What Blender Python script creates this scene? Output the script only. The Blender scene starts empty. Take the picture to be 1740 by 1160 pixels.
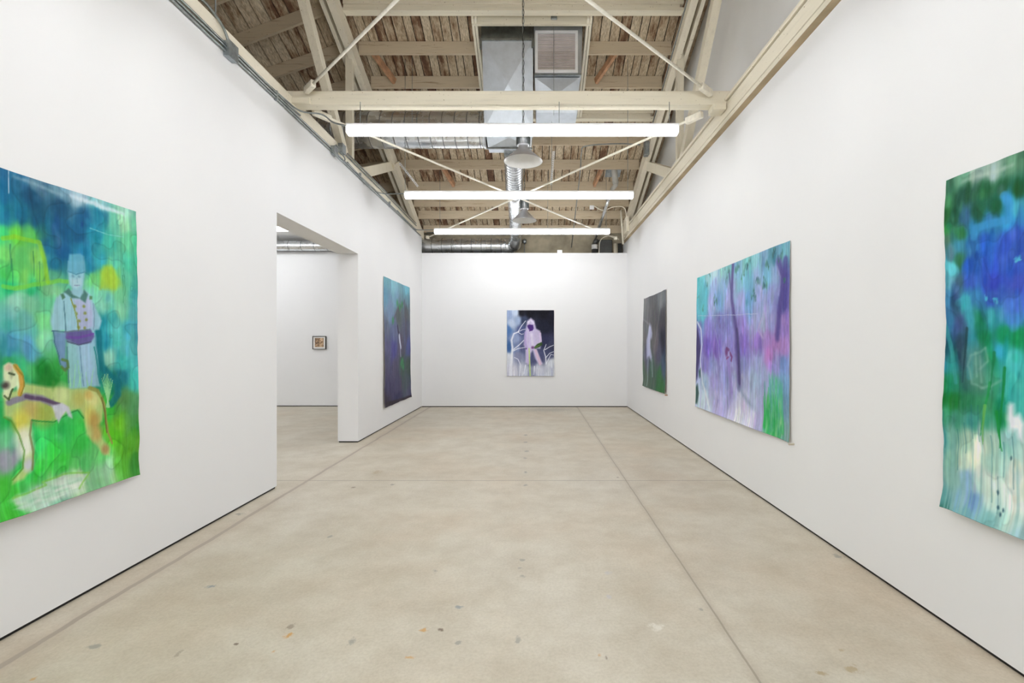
import bpy, bmesh, math, random
import numpy as np
from mathutils import Vector, Matrix
random.seed(4)
F = 822.0; CX = 909.0; CY = 584.0; EYE = 1.5
scn = bpy.context.scene
COL = scn.collection
XL, XR, YB = -2.69, 2.19, 11.5          # left wall, right wall, end wall

# ------------------------------------------------------------------ helpers
def lin(c):
    c = np.asarray(c, dtype=float) / 255.0
    return np.where(c <= 0.04045, c / 12.92, ((c + 0.055) / 1.055) ** 2.4)
def L3(r, g, b): 
    v = lin((r, g, b)); return (float(v[0]), float(v[1]), float(v[2]), 1.0)
def bx(bm, x0, x1, y0, y1, z0, z1, mi=0, bev=0):
    vs = [bm.verts.new(p) for p in ((x0,y0,z0),(x1,y0,z0),(x1,y1,z0),(x0,y1,z0),(x0,y0,z1),(x1,y0,z1),(x1,y1,z1),(x0,y1,z1))]
    fs = []
    for q in ((0,3,2,1),(4,5,6,7),(0,1,5,4),(1,2,6,5),(2,3,7,6),(3,0,4,7)):
        f = bm.faces.new([vs[i] for i in q]); f.material_index = mi; fs.append(f)
    if bev:
        es = list({e for f in fs for e in f.edges})
        bmesh.ops.bevel(bm, geom=es, offset=bev, segments=1, affect='EDGES')
    return vs
def hexa(bm, pts, mi=0):
    vs = [bm.verts.new(p) for p in pts]
    for q in ((0,3,2,1),(4,5,6,7),(0,1,5,4),(1,2,6,5),(2,3,7,6),(3,0,4,7)):
        f = bm.faces.new([vs[i] for i in q]); f.material_index = mi
def member(bm, a, b, w, h, up=(0,0,1)):
    """rectangular timber from a to b (centre line)"""
    a = Vector(a); b = Vector(b); d = (b - a).normalized()
    s = d.cross(Vector(up)).normalized(); u = s.cross(d).normalized()
    P = []
    for c in (a, b):
        for i, j in ((-1,-1),(1,-1),(1,1),(-1,1)):
            P.append(c + s * (w/2*i) + u * (h/2*j))
    hexa(bm, P)
def tube(bm, pts, r, n=10, cap=True, radii=None):
    pts = [Vector(p) for p in pts]
    rings = []; prev = None
    for i, p in enumerate(pts):
        if i == 0: d = pts[1] - pts[0]
        elif i == len(pts)-1: d = pts[-1] - pts[-2]
        else: d = (pts[i+1]-p).normalized() + (p-pts[i-1]).normalized()
        d.normalize()
        if prev is None:
            t = Vector((0,0,1)) if abs(d.z) < .9 else Vector((1,0,0))
            s = d.cross(t).normalized()
        else:
            s = (prev - d * prev.dot(d)).normalized()
        prev = s; u = d.cross(s)
        rr = radii[i] if radii else r
        rings.append([bm.verts.new(p + (s*math.cos(2*math.pi*k/n) + u*math.sin(2*math.pi*k/n))*rr) for k in range(n)])
    for a, b in zip(rings, rings[1:]):
        for k in range(n):
            f = bm.faces.new((a[k], a[(k+1)%n], b[(k+1)%n], b[k])); f.smooth = True
    if cap:
        bm.faces.new(rings[0][::-1]); bm.faces.new(rings[-1])
def lathe(bm, prof, n=40, c=(0,0,0), cap=False):
    rings = [[bm.verts.new((c[0]+r*math.cos(2*math.pi*k/n), c[1]+r*math.sin(2*math.pi*k/n), c[2]+z)) for k in range(n)] for r, z in prof]
    for a, b in zip(rings, rings[1:]):
        for k in range(n):
            f = bm.faces.new((a[k], a[(k+1)%n], b[(k+1)%n], b[k])); f.smooth = True
    if cap:
        bm.faces.new(rings[0][::-1]); bm.faces.new(rings[-1])
def bez(p0, p1, p2, n=8):
    p0, p1, p2 = map(Vector, (p0, p1, p2))
    return [(1-t)**2*p0 + 2*t*(1-t)*p1 + t*t*p2 for t in [i/n for i in range(n+1)]]
def spline(ps, n=6):
    ps = [Vector(p) for p in ps]; out = []
    for i in range(len(ps)-1):
        a = ps[max(i-1,0)]; b = ps[i]; c = ps[i+1]; d = ps[min(i+2,len(ps)-1)]
        for k in range(n):
            t = k/n
            out.append(.5*((2*b)+(c-a)*t+(2*a-5*b+4*c-d)*t*t+(3*b-a-3*c+d)*t**3))
    out.append(ps[-1]); return out
def obj(name, bm, mats, parent=None, recalc=True):
    if recalc: bmesh.ops.recalc_face_normals(bm, faces=bm.faces)
    me = bpy.data.meshes.new(name); bm.to_mesh(me); bm.free()
    if not isinstance(mats, (list, tuple)): mats = [mats]
    for m in mats: me.materials.append(m)
    o = bpy.data.objects.new(name, me); COL.objects.link(o)
    if parent: 
        o.parent = parent
        o.location = (0,0,0) if parent.parent else -Vector(parent.location)
    return o
def tag(o, label, cat, group=None):
    o['label'] = label; o['category'] = cat
    if group: o['group'] = group
    return o
def thing(name, label, cat, loc=(0,0,0), group=None):
    o = bpy.data.objects.new(name, None); COL.objects.link(o); o.location = loc
    return tag(o, label, cat, group)
def struct(name, bm, m):
    o = obj(name, bm, m); o['kind'] = 'structure'; return o
def B(): return bmesh.new()

# ------------------------------------------------------------------ materials
def mat(name):
    m = bpy.data.materials.new(name); m.use_nodes = True
    nt = m.node_tree; bs = nt.nodes['Principled BSDF']
    return m, nt, bs
def N(nt, t, **kw):
    n = nt.nodes.new(t)
    for k, v in kw.items():
        if k.startswith('i_'):
            key = k[2:]; key = int(key) if key.isdigit() else key.replace('_', ' ')
            n.inputs[key].default_value = v
        else: setattr(n, k, v)
    return n
def ramp(nt, src, stops):
    r = nt.nodes.new('ShaderNodeValToRGB'); cr = r.color_ramp
    while len(cr.elements) < len(stops): cr.elements.new(.5)
    for e, (p, c) in zip(cr.elements, stops): e.position = p; e.color = c
    nt.links.new(src, r.inputs[0]); return r
def coords(nt, scale=(1,1,1)):
    g = nt.nodes.new('ShaderNodeNewGeometry')
    mp = N(nt, 'ShaderNodeMapping'); mp.inputs['Scale'].default_value = scale
    nt.links.new(g.outputs['Position'], mp.inputs['Vector']); return mp.outputs['Vector']
def noise(nt, vec, scale, detail=4, rough=.55):
    n = N(nt, 'ShaderNodeTexNoise'); n.inputs['Scale'].default_value = scale
    n.inputs['Detail'].default_value = detail; n.inputs['Roughness'].default_value = rough
    nt.links.new(vec, n.inputs['Vector']); return n.outputs['Fac']
def mixc(nt, fac, a, b, mode='MIX'):
    m = N(nt, 'ShaderNodeMix', data_type='RGBA', blend_type=mode)
    for s, i in ((fac,0),(a,6),(b,7)):
        if hasattr(s, 'is_linked') or isinstance(s, bpy.types.NodeSocket): nt.links.new(s, m.inputs[i])
        else: m.inputs[i].default_value = s
    return m.outputs[2]
def bump(nt, bs, h, strength, dist=.01):
    b = N(nt, 'ShaderNodeBump'); b.inputs['Strength'].default_value = strength; b.inputs['Distance'].default_value = dist
    nt.links.new(h, b.inputs['Height']); nt.links.new(b.outputs['Normal'], bs.inputs['Normal'])
def plain(name, c, rough=.5, metal=0, var=.06, scale=8):
    m, nt, bs = mat(name); v = coords(nt)
    n = noise(nt, v, scale, 3)
    a = L3(*[max(0, x*(1-var)) for x in c]); b = L3(*[min(255, x*(1+var)) for x in c])
    r = ramp(nt, n, [(.3, a), (.7, b)])
    nt.links.new(r.outputs[0], bs.inputs['Base Color'])
    bs.inputs['Roughness'].default_value = rough; bs.inputs['Metallic'].default_value = metal
    return m
M = {}
# white gallery paint
m, nt, bs = mat('white_wall_paint'); v = coords(nt)
r = ramp(nt, noise(nt, v, .6, 3), [(.3, L3(236,236,237)), (.7, L3(240,240,240))])
nt.links.new(r.outputs[0], bs.inputs['Base Color']); bs.inputs['Roughness'].default_value = .75
bs.inputs['Specular IOR Level'].default_value = .25
bump(nt, bs, noise(nt, v, 160, 2), .06, .002); M['wall'] = m
# header underside and upper partition tone
M['grey_panel'] = plain('pale_grey_panel', (243,243,242), .7, 0, .015, 1)
def cream(name, sc, base=(241,233,212), dirt=(200,182,150), lo=.62):
    m, nt, bs = mat(name); v = coords(nt, sc)
    n = noise(nt, v, 3.0, 6, .65); v2 = coords(nt)
    r = ramp(nt, n, [(.25, L3(*[x*.94 for x in base])), (.5, L3(*base)), (lo, L3(*base)), (lo+.13, L3(*dirt))])
    sp = ramp(nt, noise(nt, v2, 38, 2), [(.70, (0,0,0,1)), (.76, (1,1,1,1))])
    c = mixc(nt, sp.outputs[0], r.outputs[0], L3(150,128,96))
    nt.links.new(c, bs.inputs['Base Color']); bs.inputs['Roughness'].default_value = .6
    bump(nt, bs, noise(nt, v, 12, 4), .25, .004)
    return m
M['cream_x'] = cream('cream_painted_timber_across', (.5,8,8), lo=.68)
M['cream_y'] = cream('cream_painted_timber_along', (8,.5,8), (242,234,214), lo=.70)
M['cream_post'] = cream('cream_painted_timber_upright', (7,7,.8), lo=.70)
M['joist'] = cream('weathered_joist_timber', (.45,6,6), (208,192,165), (166,142,112), .56)
M['rod'] = plain('cream_painted_steel', (238,232,216), .45, 0, .04, 30)
# boards of the roof deck
m, nt, bs = mat('peeling_roof_boards')
at = N(nt, 'ShaderNodeAttribute', attribute_name='plank')
v = coords(nt, (5,1.2,1.2))
off = N(nt, 'ShaderNodeVectorMath', operation='MULTIPLY_ADD')
nt.links.new(at.outputs['Vector'], off.inputs[0]); off.inputs[1].default_value = (37,11,5); nt.links.new(v, off.inputs[2])
n1 = noise(nt, off.outputs[0], 1.6, 8, .7)
ad = N(nt, 'ShaderNodeMath', operation='MULTIPLY_ADD'); nt.links.new(at.outputs['Fac'], ad.inputs[0]); ad.inputs[1].default_value = .27
nt.links.new(n1, ad.inputs[2])
r = ramp(nt, ad.outputs[0], [(.40, L3(234,221,196)), (.60, L3(214,196,168)), (.69, L3(184,160,132)), (.76, L3(138,104,80)), (.84, L3(114,84,66))])
g = ramp(nt, noise(nt, off.outputs[0], 14, 3), [(.35, L3(200,196,190)), (.65, L3(255,255,255))])
c = mixc(nt, 1.0, r.outputs[0], g.outputs[0], 'MULTIPLY')
nt.links.new(c, bs.inputs['Base Color']); bs.inputs['Roughness'].default_value = .8
bump(nt, bs, noise(nt, off.outputs[0], 8, 4), .3, .006); M['plank'] = m
M['tan'] = plain('bare_tan_board', (186,166,134), .7, 0, .08, 3)
M['dark'] = plain('dark_gap', (22,18,15), .9)
M['orange_wood'] = plain('bare_orange_timber', (190,146,112), .6, 0, .12, 12)
# metals
def metal(name, c, rough, var=.12, sc=9, mt=.92):
    m, nt, bs = mat(name); v = coords(nt, (1,1,1))
    n = noise(nt, v, sc, 6, .7)
    a = L3(*[x*(1-var) for x in c]); b = L3(*[min(255,x*(1+var)) for x in c])
    r = ramp(nt, n, [(.35,a),(.65,b)]); nt.links.new(r.outputs[0], bs.inputs['Base Color'])
    rr = N(nt,'ShaderNodeMapRange'); rr.inputs[3].default_value = rough*.75; rr.inputs[4].default_value = rough*1.3
    nt.links.new(n, rr.inputs[0]); nt.links.new(rr.outputs[0], bs.inputs['Roughness'])
    bs.inputs['Metallic'].default_value = mt
    return m
M['galv'] = metal('galvanised_duct_steel', (220,223,226), .27, .05, 3)
M['sheet'] = metal('galvanised_sheet_steel', (192,198,204), .45, .04, 5)
M['seam'] = metal('duct_seam_steel', (138,142,146), .4, .05, 5)
M['dull'] = metal('dull_conduit_steel', (150,156,156), .38)
M['box'] = metal('steel_box', (165,172,176), .4)
M['alu'] = metal('spun_aluminium', (205,205,208), .42, .03)
M['alu_in'] = plain('satin_shade_lining', (236,235,232), .5, .1, .02)
M['white'] = plain('white_enamel', (238,238,238), .35, 0, .01)
M['grille'] = plain('grille_slat', (226,214,210), .45, 0, .03)
M['grilledark'] = plain('grille_recess', (70,60,58), .7)
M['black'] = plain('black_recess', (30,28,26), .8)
M['frameblack'] = plain('black_frame_wood', (26,22,20), .4)
M['mat'] = plain('white_picture_mount', (238,236,232), .8, 0, .01)
M['canvas_back'] = plain('raw_canvas', (206,198,182), .8)
M['beige_wall'] = plain('beige_rear_wall', (170,160,138), .8, 0, .14, 3)
M['pvc'] = plain('grey_vent_pipe', (186,184,176), .5)
M['dark_pipe'] = plain('dark_steel_pipe', (96,98,98), .4, .6)
m, nt, bs = mat('glowing_diffuser')
bs.inputs['Base Color'].default_value = (.9,.9,.9,1); bs.inputs['Emission Color'].default_value = (.955,.975,1.0,1)
bs.inputs['Emission Strength'].default_value = 9.0; M['glow'] = m

m2 = m.copy(); m2.name = 'boosted_diffuser'; m2.node_tree.nodes['Principled BSDF'].inputs['Emission Strength'].default_value = 11.5; M['glow2'] = m2  # strength raised on unseen rear lights, added to brighten the lower near walls
# floor: trowelled concrete
m, nt, bs = mat('stained_concrete'); v = coords(nt)
n1 = noise(nt, v, .55, 5, .6); n2 = noise(nt, v, 2.6, 8, .7); n3 = noise(nt, v, 60, 3, .7)
r1 = ramp(nt, n1, [(.32, L3(205,192,172)), (.5, L3(206,198,181)), (.7, L3(212,206,192))])
r2 = ramp(nt, n2, [(.30, L3(222,216,206)), (.62, L3(255,255,255))])
c = mixc(nt, .75, r1.outputs[0], r2.outputs[0], 'MULTIPLY')
r3 = ramp(nt, n3, [(.3, L3(232,230,226)), (.6, L3(255,255,255))])
c = mixc(nt, .6, c, r3.outputs[0], 'MULTIPLY')
sep = N(nt, 'ShaderNodeSeparateXYZ'); nt.links.new(v, sep.inputs[0])
wob = noise(nt, v, 2.2, 5, .6); wob2 = noise(nt, v, 24, 5, .7)
def line(sock, pos, half, wamp, colr, alpha, soft=.6, y0=None, wn=None):
    global c
    a = N(nt,'ShaderNodeMath', operation='SUBTRACT'); nt.links.new(sock, a.inputs[0]); a.inputs[1].default_value = pos
    w = N(nt,'ShaderNodeMath', operation='MULTIPLY_ADD'); nt.links.new(wn or wob, w.inputs[0]); w.inputs[1].default_value = wamp; nt.links.new(a.outputs[0], w.inputs[2])
    s = N(nt,'ShaderNodeMath', operation='SUBTRACT'); nt.links.new(w.outputs[0], s.inputs[0]); s.inputs[1].default_value = wamp*.5
    b = N(nt,'ShaderNodeMath', operation='ABSOLUTE'); nt.links.new(s.outputs[0], b.inputs[0])
    mr = N(nt,'ShaderNodeMapRange', interpolation_type='SMOOTHSTEP'); nt.links.new(b.outputs[0], mr.inputs[0])
    mr.inputs[1].default_value = half*soft; mr.inputs[2].default_value = half; mr.inputs[3].default_value = alpha; mr.inputs[4].default_value = 0
    c = mixc(nt, mr.outputs[0], c, colr)
line(sep.outputs[1], 5.31, .008, .012, L3(120,108,94), .75)
line(sep.outputs[1], 8.80, .009, .02, L3(150,140,124), .45)
line(sep.outputs[0], 1.00, .007, .020, L3(126,116,100), .65)
line(sep.outputs[0], 1.00, .05, .05, L3(168,156,138), .35, .1)
line(sep.outputs[0], -2.49, .022, .05, L3(158,148,136), .85, .7)
line(sep.outputs[0], -2.49, .10, .08, L3(180,164,146), .30, .1)
line(sep.outputs[0], -.14, .05, .3, L3(186,176,158), .12, .1)
def fpt(px, py):
    Y = EYE*F/(py-CY); return (px-CX)*Y/F, Y
G=(150,146,136); RU=(196,142,58); DK=(104,84,66); BL=(120,130,138); TN=(168,148,112)
stains = [(493,1064,9,8,DK,.5),(491,1078,9,8,RU,.8),(720,1070,9,5,RU,.75),(748,1069,7,4,DK,.8),(597,1090,7,10,G,.8),(780,1031,9,4,BL,.7),
 (160,1098,13,6,G,.8),(400,1094,6,3,DK,.8),(303,1110,6,9,DK,.4),(695,1117,13,4,RU,.6),(779,1092,6,5,G,.8),(358,996,10,3,BL,.8),(740,970,6,4,G,.7),
 (562,911,8,2.5,G,.8),(1018,1113,6,6,RU,.6),(1030,1117,4,5,DK,.6),(1395,1143,14,6,TN,.8),(1452,1137,17,9,TN,.75),(1422,944,12,5,G,.8),(1430,1105,9,4,TN,.6),
 (880,1087,7,9,G,.75),(888,951,6,3,G,.8),(883,965,6,3,G,.8),(888,978,6,3,G,.7),(893,739,5,1.5,G,.8),(893,751,5,1.5,G,.9),(895,766,6,2,G,.9),(893,778,5,1.5,G,.9),
 (893,802,4,2.5,G,.9),(893,824,6,2,G,.9),(600,828,5,1.6,DK,.6),(667,823,5,1.5,G,.9),(640,802,12,4,TN,.55),(1050,811,3,1.5,DK,.6),(408,873,9,2.5,G,.9),
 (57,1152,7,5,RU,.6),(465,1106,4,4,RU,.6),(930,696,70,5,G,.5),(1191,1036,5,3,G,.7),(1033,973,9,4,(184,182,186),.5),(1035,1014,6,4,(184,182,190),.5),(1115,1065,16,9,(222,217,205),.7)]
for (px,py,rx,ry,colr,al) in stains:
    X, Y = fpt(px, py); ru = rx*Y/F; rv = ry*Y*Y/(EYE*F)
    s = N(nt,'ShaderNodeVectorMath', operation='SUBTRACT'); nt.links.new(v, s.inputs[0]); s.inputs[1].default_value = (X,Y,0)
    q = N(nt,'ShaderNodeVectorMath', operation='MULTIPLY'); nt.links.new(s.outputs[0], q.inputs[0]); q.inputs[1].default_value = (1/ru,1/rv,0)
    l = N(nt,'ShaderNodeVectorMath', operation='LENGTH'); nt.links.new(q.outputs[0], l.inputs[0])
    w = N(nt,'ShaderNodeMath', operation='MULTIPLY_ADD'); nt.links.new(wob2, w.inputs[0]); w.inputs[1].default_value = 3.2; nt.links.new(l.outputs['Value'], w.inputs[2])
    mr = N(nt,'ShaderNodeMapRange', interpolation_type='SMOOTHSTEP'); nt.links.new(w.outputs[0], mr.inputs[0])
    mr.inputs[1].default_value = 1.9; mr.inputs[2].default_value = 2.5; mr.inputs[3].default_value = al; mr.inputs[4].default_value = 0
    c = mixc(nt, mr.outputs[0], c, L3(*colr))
nt.links.new(c, bs.inputs['Base Color'])
rr = N(nt,'ShaderNodeMapRange'); rr.inputs[3].default_value = .38; rr.inputs[4].default_value = .62
nt.links.new(n2, rr.inputs[0]); nt.links.new(rr.outputs[0], bs.inputs['Roughness'])
bs.inputs['Specular IOR Level'].default_value = .35
bump(nt, bs, n2, .08, .01); M['floor'] = m

# ------------------------------------------------------------------ room shell
YN = -3.1; XFAR = -9.3
b = B(); bx(b, XFAR-.1, 2.7, YN-.1, 12.3, -.12, 0); struct('floor', b, M['floor'])
ZB = .02
b = B()
bx(b, XL-.31, XL, YN, 5.04, ZB, 4.03); bx(b, XL-.31, XL, 7.36, YB, ZB, 4.03); bx(b, XL-.31, XL, 5.04, 7.36, 2.87, 4.03)
struct('wall_left', b, M['wall'])
b = B(); bx(b, XR, XR+.16, YN, YB+.6, ZB, 3.955); struct('wall_right', b, M['wall'])
b = B(); bx(b, XL-.01, XR, YB, YB+.12, ZB, 3.66); struct('wall_back', b, M['wall'])
b = B(); bx(b, XFAR, XL-.31, 11.6, 11.72, ZB, 3.71); struct('wall_back_of_next_room', b, M['wall'])
b = B(); bx(b, XL-.2, XR+.5, 12.15, 12.27, 0, 4.6); struct('wall_rear', b, M['beige_wall'])
b = B(); bx(b, XFAR, XL-.2, 12.15, 12.27, 0, 4.6); struct('wall_rear_of_next_room', b, M['wall'])
b = B(); bx(b, XR+.33, XR+.43, YN, 12.15, 3.9, 7.6); struct('wall_upper_right', b, M['grey_panel'])
b = B(); bx(b, XFAR-.1, XFAR, YN, 12.27, 0, 7.6); struct('wall_far_left', b, M['wall'])
b = B(); bx(b, XFAR, XR+.43, YN-.1, YN, 0, 7.6); struct('wall_front', b, M['wall'])
b = B(); bx(b, XFAR, XL-.33, YN, 12.15, 4.03, 4.06); struct('ceiling_of_next_room', b, M['wall'])
# black strips painting the shadow gap at the feet of the walls
for nm, boxes in (('shadow_strip_left', [(XL-.298, XL-.012, YN, 5.028), (XL-.298, XL-.012, 7.372, YB)]),
                  ('shadow_strip_right', [(XR+.012, XR+.15, YN, YB+.6)]),
                  ('shadow_strip_back', [(XL, XR, YB+.012, YB+.11)]),
                  ('shadow_strip_next_room', [(XFAR, XL-.31, 11.612, 11.71)])):
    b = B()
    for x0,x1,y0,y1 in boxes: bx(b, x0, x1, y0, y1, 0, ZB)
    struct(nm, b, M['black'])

# ------------------------------------------------------------------ roof
RIDGE = 4.5
def zc(Y):
    if Y < RIDGE: Y = 2*RIDGE - Y
    return 9.13 - .41*Y
def zj(X, Y):
    """underside of the joists"""
    z = zc(Y)
    if X < -2.98:
        yy = Y if Y >= RIDGE else 2*RIDGE - Y
        s = max(.10, .38 - .075*(yy-7.0)); s = min(s, .42)
        z -= s*min(-2.98 - X, 2.2)
    return z
DJ = .19
b = B()
X = XFAR; pl = b.loops.layers.float_color.new('plank') if False else None
strips = []
while X < XR + .33:
    w = random.choice((.125, .14, .14, .15, .165)); x1 = min(X + w, XR + .33)
    strips.append((X, x1, random.random())); X = x1
ids = []
for (x0, x1, rv) in strips:
    for ya, yb in ((RIDGE, 12.27), (YN, RIDGE)):
        n = 11; prev = None
        cuts = [ya + (yb-ya)*k/n for k in range(n+1)]
        for y in cuts:
            g = .007
            q = [b.verts.new((xx, y, zj(xx, y) + DJ + dz)) for xx, dz in ((x0+g,0),(x1-g,0),(x1-g,.022),(x0+g,.022))]
            if prev:
                for k in range(4):
                    b.faces.new((prev[k], prev[(k+1)%4], q[(k+1)%4], q[k])); ids.append(rv)
            prev = q
ceil = None
bmesh.ops.recalc_face_normals(b, faces=b.faces)
b.faces.ensure_lookup_table()
me = bpy.data.meshes.new('ceiling'); b.to_mesh(me); b.free()
me.materials.append(M['plank'])
at = me.attributes.new('plank', 'FLOAT', 'FACE'); at.data.foreach_set('value', ids)
o = bpy.data.objects.new('ceiling', me); COL.objects.link(o); o['kind'] = 'structure'
b = B()
xs = [XFAR + (XR+.43-XFAR)*k/24 for k in range(25)] ; ys = [YN] + [YN+(RIDGE-YN)*k/8 for k in range(1,9)] + [RIDGE+(12.3-RIDGE)*k/8 for k in range(1,9)]
gr = [[b.verts.new((x, y, zj(x, y)+DJ+.05)) for x in xs] for y in ys]
for i in range(len(ys)-1):
    for k in range(len(xs)-1): b.faces.new((gr[i][k], gr[i][k+1], gr[i+1][k+1], gr[i+1][k]))
o = struct('ceiling_underlay', b, M['dark'])

# joists -----------------------------------------------------------
def skewbeam(bm, x0, x1, y, w, zlo, zhi, seg=1):
    for k in range(seg):
        a = x0+(x1-x0)*k/seg; c2 = x0+(x1-x0)*(k+1)/seg
        P = []
        for xx in (a, c2):
            za = zj(xx, y)
            P += [(xx, y-w/2, za+zlo), (xx, y+w/2, za+zlo), (xx, y+w/2, za+zhi), (xx, y-w/2, za+zhi)]
        hexa(bm, [P[i] for i in range(8)])
GJ = 'painted joists under the roof boards'
word = {7.57:'upper joist cut by the framed duct opening, above the cross beam', 8.13:'lower joist cut by the framed duct opening, just above the cross beam',
 9.3:'first joist below the nearest long light', 9.9:'joist passing behind the nearer pendant lamp', 10.5:'joist just above the middle long light',
 11.0:'joist just below the middle long light', 11.42:'joist behind the farther pendant lamp', 11.95:'rearmost joist, right behind the farthest long light'}
for Y in (7.57, 8.13, 9.3, 9.9, 10.5, 11.0, 11.42, 11.95):
    if Y in (7.57, 8.13):
        up = 'upper' if Y < 8 else 'lower'
        for x0, x1, sd in ((-2.75,-.93,'left of the sheet metal duct'), (.84,2.13,'right of the white grille')):
            b = B(); skewbeam(b, x0, x1, Y, .045, 0, DJ)
            tag(obj('roof_joist', b, M['joist']), up + ' of two weathered short joists above the cross beam, ' + sd, 'joist', GJ)
    else:
        b = B(); skewbeam(b, -2.75, 2.13, Y, .045, 0, DJ)
        tag(obj('roof_joist', b, M['joist']), 'weathered cream ' + word[Y], 'joist', GJ)
for Y, lb in ((6.98, 'cream beam of stacked boards across the roof at the top edge of the photo'), (8.75, 'cream beam of stacked boards seen just below the cross beam')):
    b = B()
    for k in range(4):
        dy = (0,.012,-.006,.01)[k]
        bx(b, -2.75, 2.13 - .05*(k%2), Y-.06+dy, Y+.06+dy, zc(Y)+k*.05, zc(Y)+k*.05+.046, bev=.002)
    tag(obj('laminated_beam', b, M['cream_x']), lb, 'beam')
b = B(); bx(b, -.93, .84, 7.12, 7.165, zc(7.14), zc(7.14)+DJ); tag(obj('header_joist', b, M['cream_x']), 'cream header board along the top of the framed duct opening', 'joist')
for x0, x1, lb in ((-.93,-.85,'cream trimmer timber left of the sheet metal ducts'), (.76,.84,'cream trimmer timber right of the white vent grille')):
    b = B()
    for xx in ((x0, x0+.036), (x1-.036, x1)):
        P = [(xx[0],7.05,zc(7.05)),(xx[1],7.05,zc(7.05)),(xx[1],8.69,zc(8.69)),(xx[0],8.69,zc(8.69))]
        hexa(b, P + [(p[0],p[1],p[2]+DJ) for p in P])
    tag(obj('trimmer_joist', b, M['cream_y']), lb, 'joist')
lw = {6.4:'first from the top left corner', 6.98:'second from the top left corner, ending at the big strut', 7.57:'third from the top left corner, ending behind the strut',
      8.13:'fourth from the top, mostly behind the cross beam', 8.75:'hidden by the big round duct', 9.3:'first below the big round duct', 9.9:'under the short web strut', 10.5:'beside the left end of the middle long light', 5.8:'nearest the camera, cut by the top edge'}
for Y in (5.8, 6.4, 6.98, 7.57, 8.13, 8.75, 9.3, 9.9, 10.5, 11.0):
    b = B(); skewbeam(b, -7.0, -2.99, Y, .045, 0, DJ, 12)
    tag(obj('side_joist', b, M['joist']), 'tilted side joist ' + lw.get(Y, 'rearmost of its row'), 'joist', 'sloping joists beyond the left truss')
# bare orange timber braces
def topx(px, py, Y): return ((px-CX)*Y/F, Y, EYE+(CY-py)*Y/F)
for (xa, ya, xb, yb, lb) in (((-2.55),7.62,-2.35,8.1,'short bare orange brace beside the left end of the cross beam'),
                       (1.27,7.62,1.02,8.1,'bare orange wood brace between two joists right of the grille'),
                       (-1.9,9.95,-1.75,10.45,'bare orange wood brace under the roof on the left, above the middle light'),
                       (1.38,9.95,1.28,10.45,'bare orange wood brace beside the roof vent pipe')):
    b = B(); member(b, (xa, ya, zc(ya)+.08), (xb, yb, zc(yb)+.08), .05, .10); tag(obj('wood_brace', b, M['orange_wood']), lb, 'brace', None)

# trusses ----------------------------------------------------------
def truss(side):
    L = side < 0
    t = thing('roof_truss', 'cream timber truss standing on the %s gallery wall' % ('left' if L else 'right'), 'truss', (-2.85 if L else 2.24, 7.0, 4.0))
    xi = -2.75 if L else 2.13            # inner face
    s = -1 if L else 1                   # outward
    # top chord, main leaf then outer leaf
    for nm, o0, o1, dep in (('top_chord', 0, .10, .24), ('outer_top_chord', .155, .21, .21)):
        b = B(); xa, xb = sorted((xi+s*o0, xi+s*o1))
        P = [(xa,RIDGE,zc(RIDGE)-dep),(xb,RIDGE,zc(RIDGE)-dep),(xb,11.75,zc(11.75)-dep),(xa,11.75,zc(11.75)-dep)]
        hexa(b, P + [(p[0],p[1],p[2]+dep) for p in P])
        P = [(xa,YN,zc(YN)-dep),(xb,YN,zc(YN)-dep),(xb,RIDGE,zc(RIDGE)-dep),(xa,RIDGE,zc(RIDGE)-dep)]
        hexa(b, P + [(p[0],p[1],p[2]+dep) for p in P])
        obj(nm, b, M['cream_y'], t)
    xw = xi + s*.10
    b = B()
    if L:
        bx(b, -3.0, -2.695, YN, 11.75, 4.03, 4.25, bev=.006)
    else:
        bx(b, 2.34, 2.38, YN+.01, 11.74, 3.957, 4.24)
        bx(b, 2.127, 2.40, YN, 11.75, 3.962, 4.018, bev=.004)
        bx(b, 2.134, 2.40, YN, 11.75, 4.033, 4.192, bev=.004)
        bx(b, 2.118, 2.40, YN, 11.75, 4.206, 4.245, bev=.005)
    obj('bottom_chord', b, M['cream_y'], t)
    if not L:
        b = B(); bx(b, 2.125, 2.40, YN, 11.75, 3.9555, 3.962); q_ = obj('soffit_board', b, M['tan'], t); q_['label'] = 'bare tan underside board'
    def web(nm, y0, z0, y1, z1, w, h):
        b = B(); member(b, (xw, y0, z0), (xw, y1, z1), w, h, up=(1,0,0)); obj(nm, b, M['cream_post'], t)
    zb = 4.25 if L else 4.245
    web('post', 7.45, zb, 7.45, zc(7.45)-.1, .10, .10)
    web('web_strut', 7.28, zb-.0, 5.05, zb+2.48, .13, .10)
    web('web_strut', 7.75, zb-.03, 9.65, zc(9.65)-.12, .17, .08)
    web('post', 5.0, zb, 5.0-.02, zc(5.0)-.1, .10, .10) if False else None
    if not L:
        b = B(); bx(b, 2.07, 2.14, 10.95, 11.35, 4.05, 4.40, bev=.01); obj('gusset_block', b, M['cream_y'], t)
    else:
        b = B(); member(b, (xi+.012, 9.45, zc(9.45)-.30), (xi+.012, 9.75, zc(9.75)+.0), .10, .03, up=(1,0,0)); obj('gusset_block', b, M['cream_y'], t)
    return t
truss(-1); truss(1)

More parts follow.
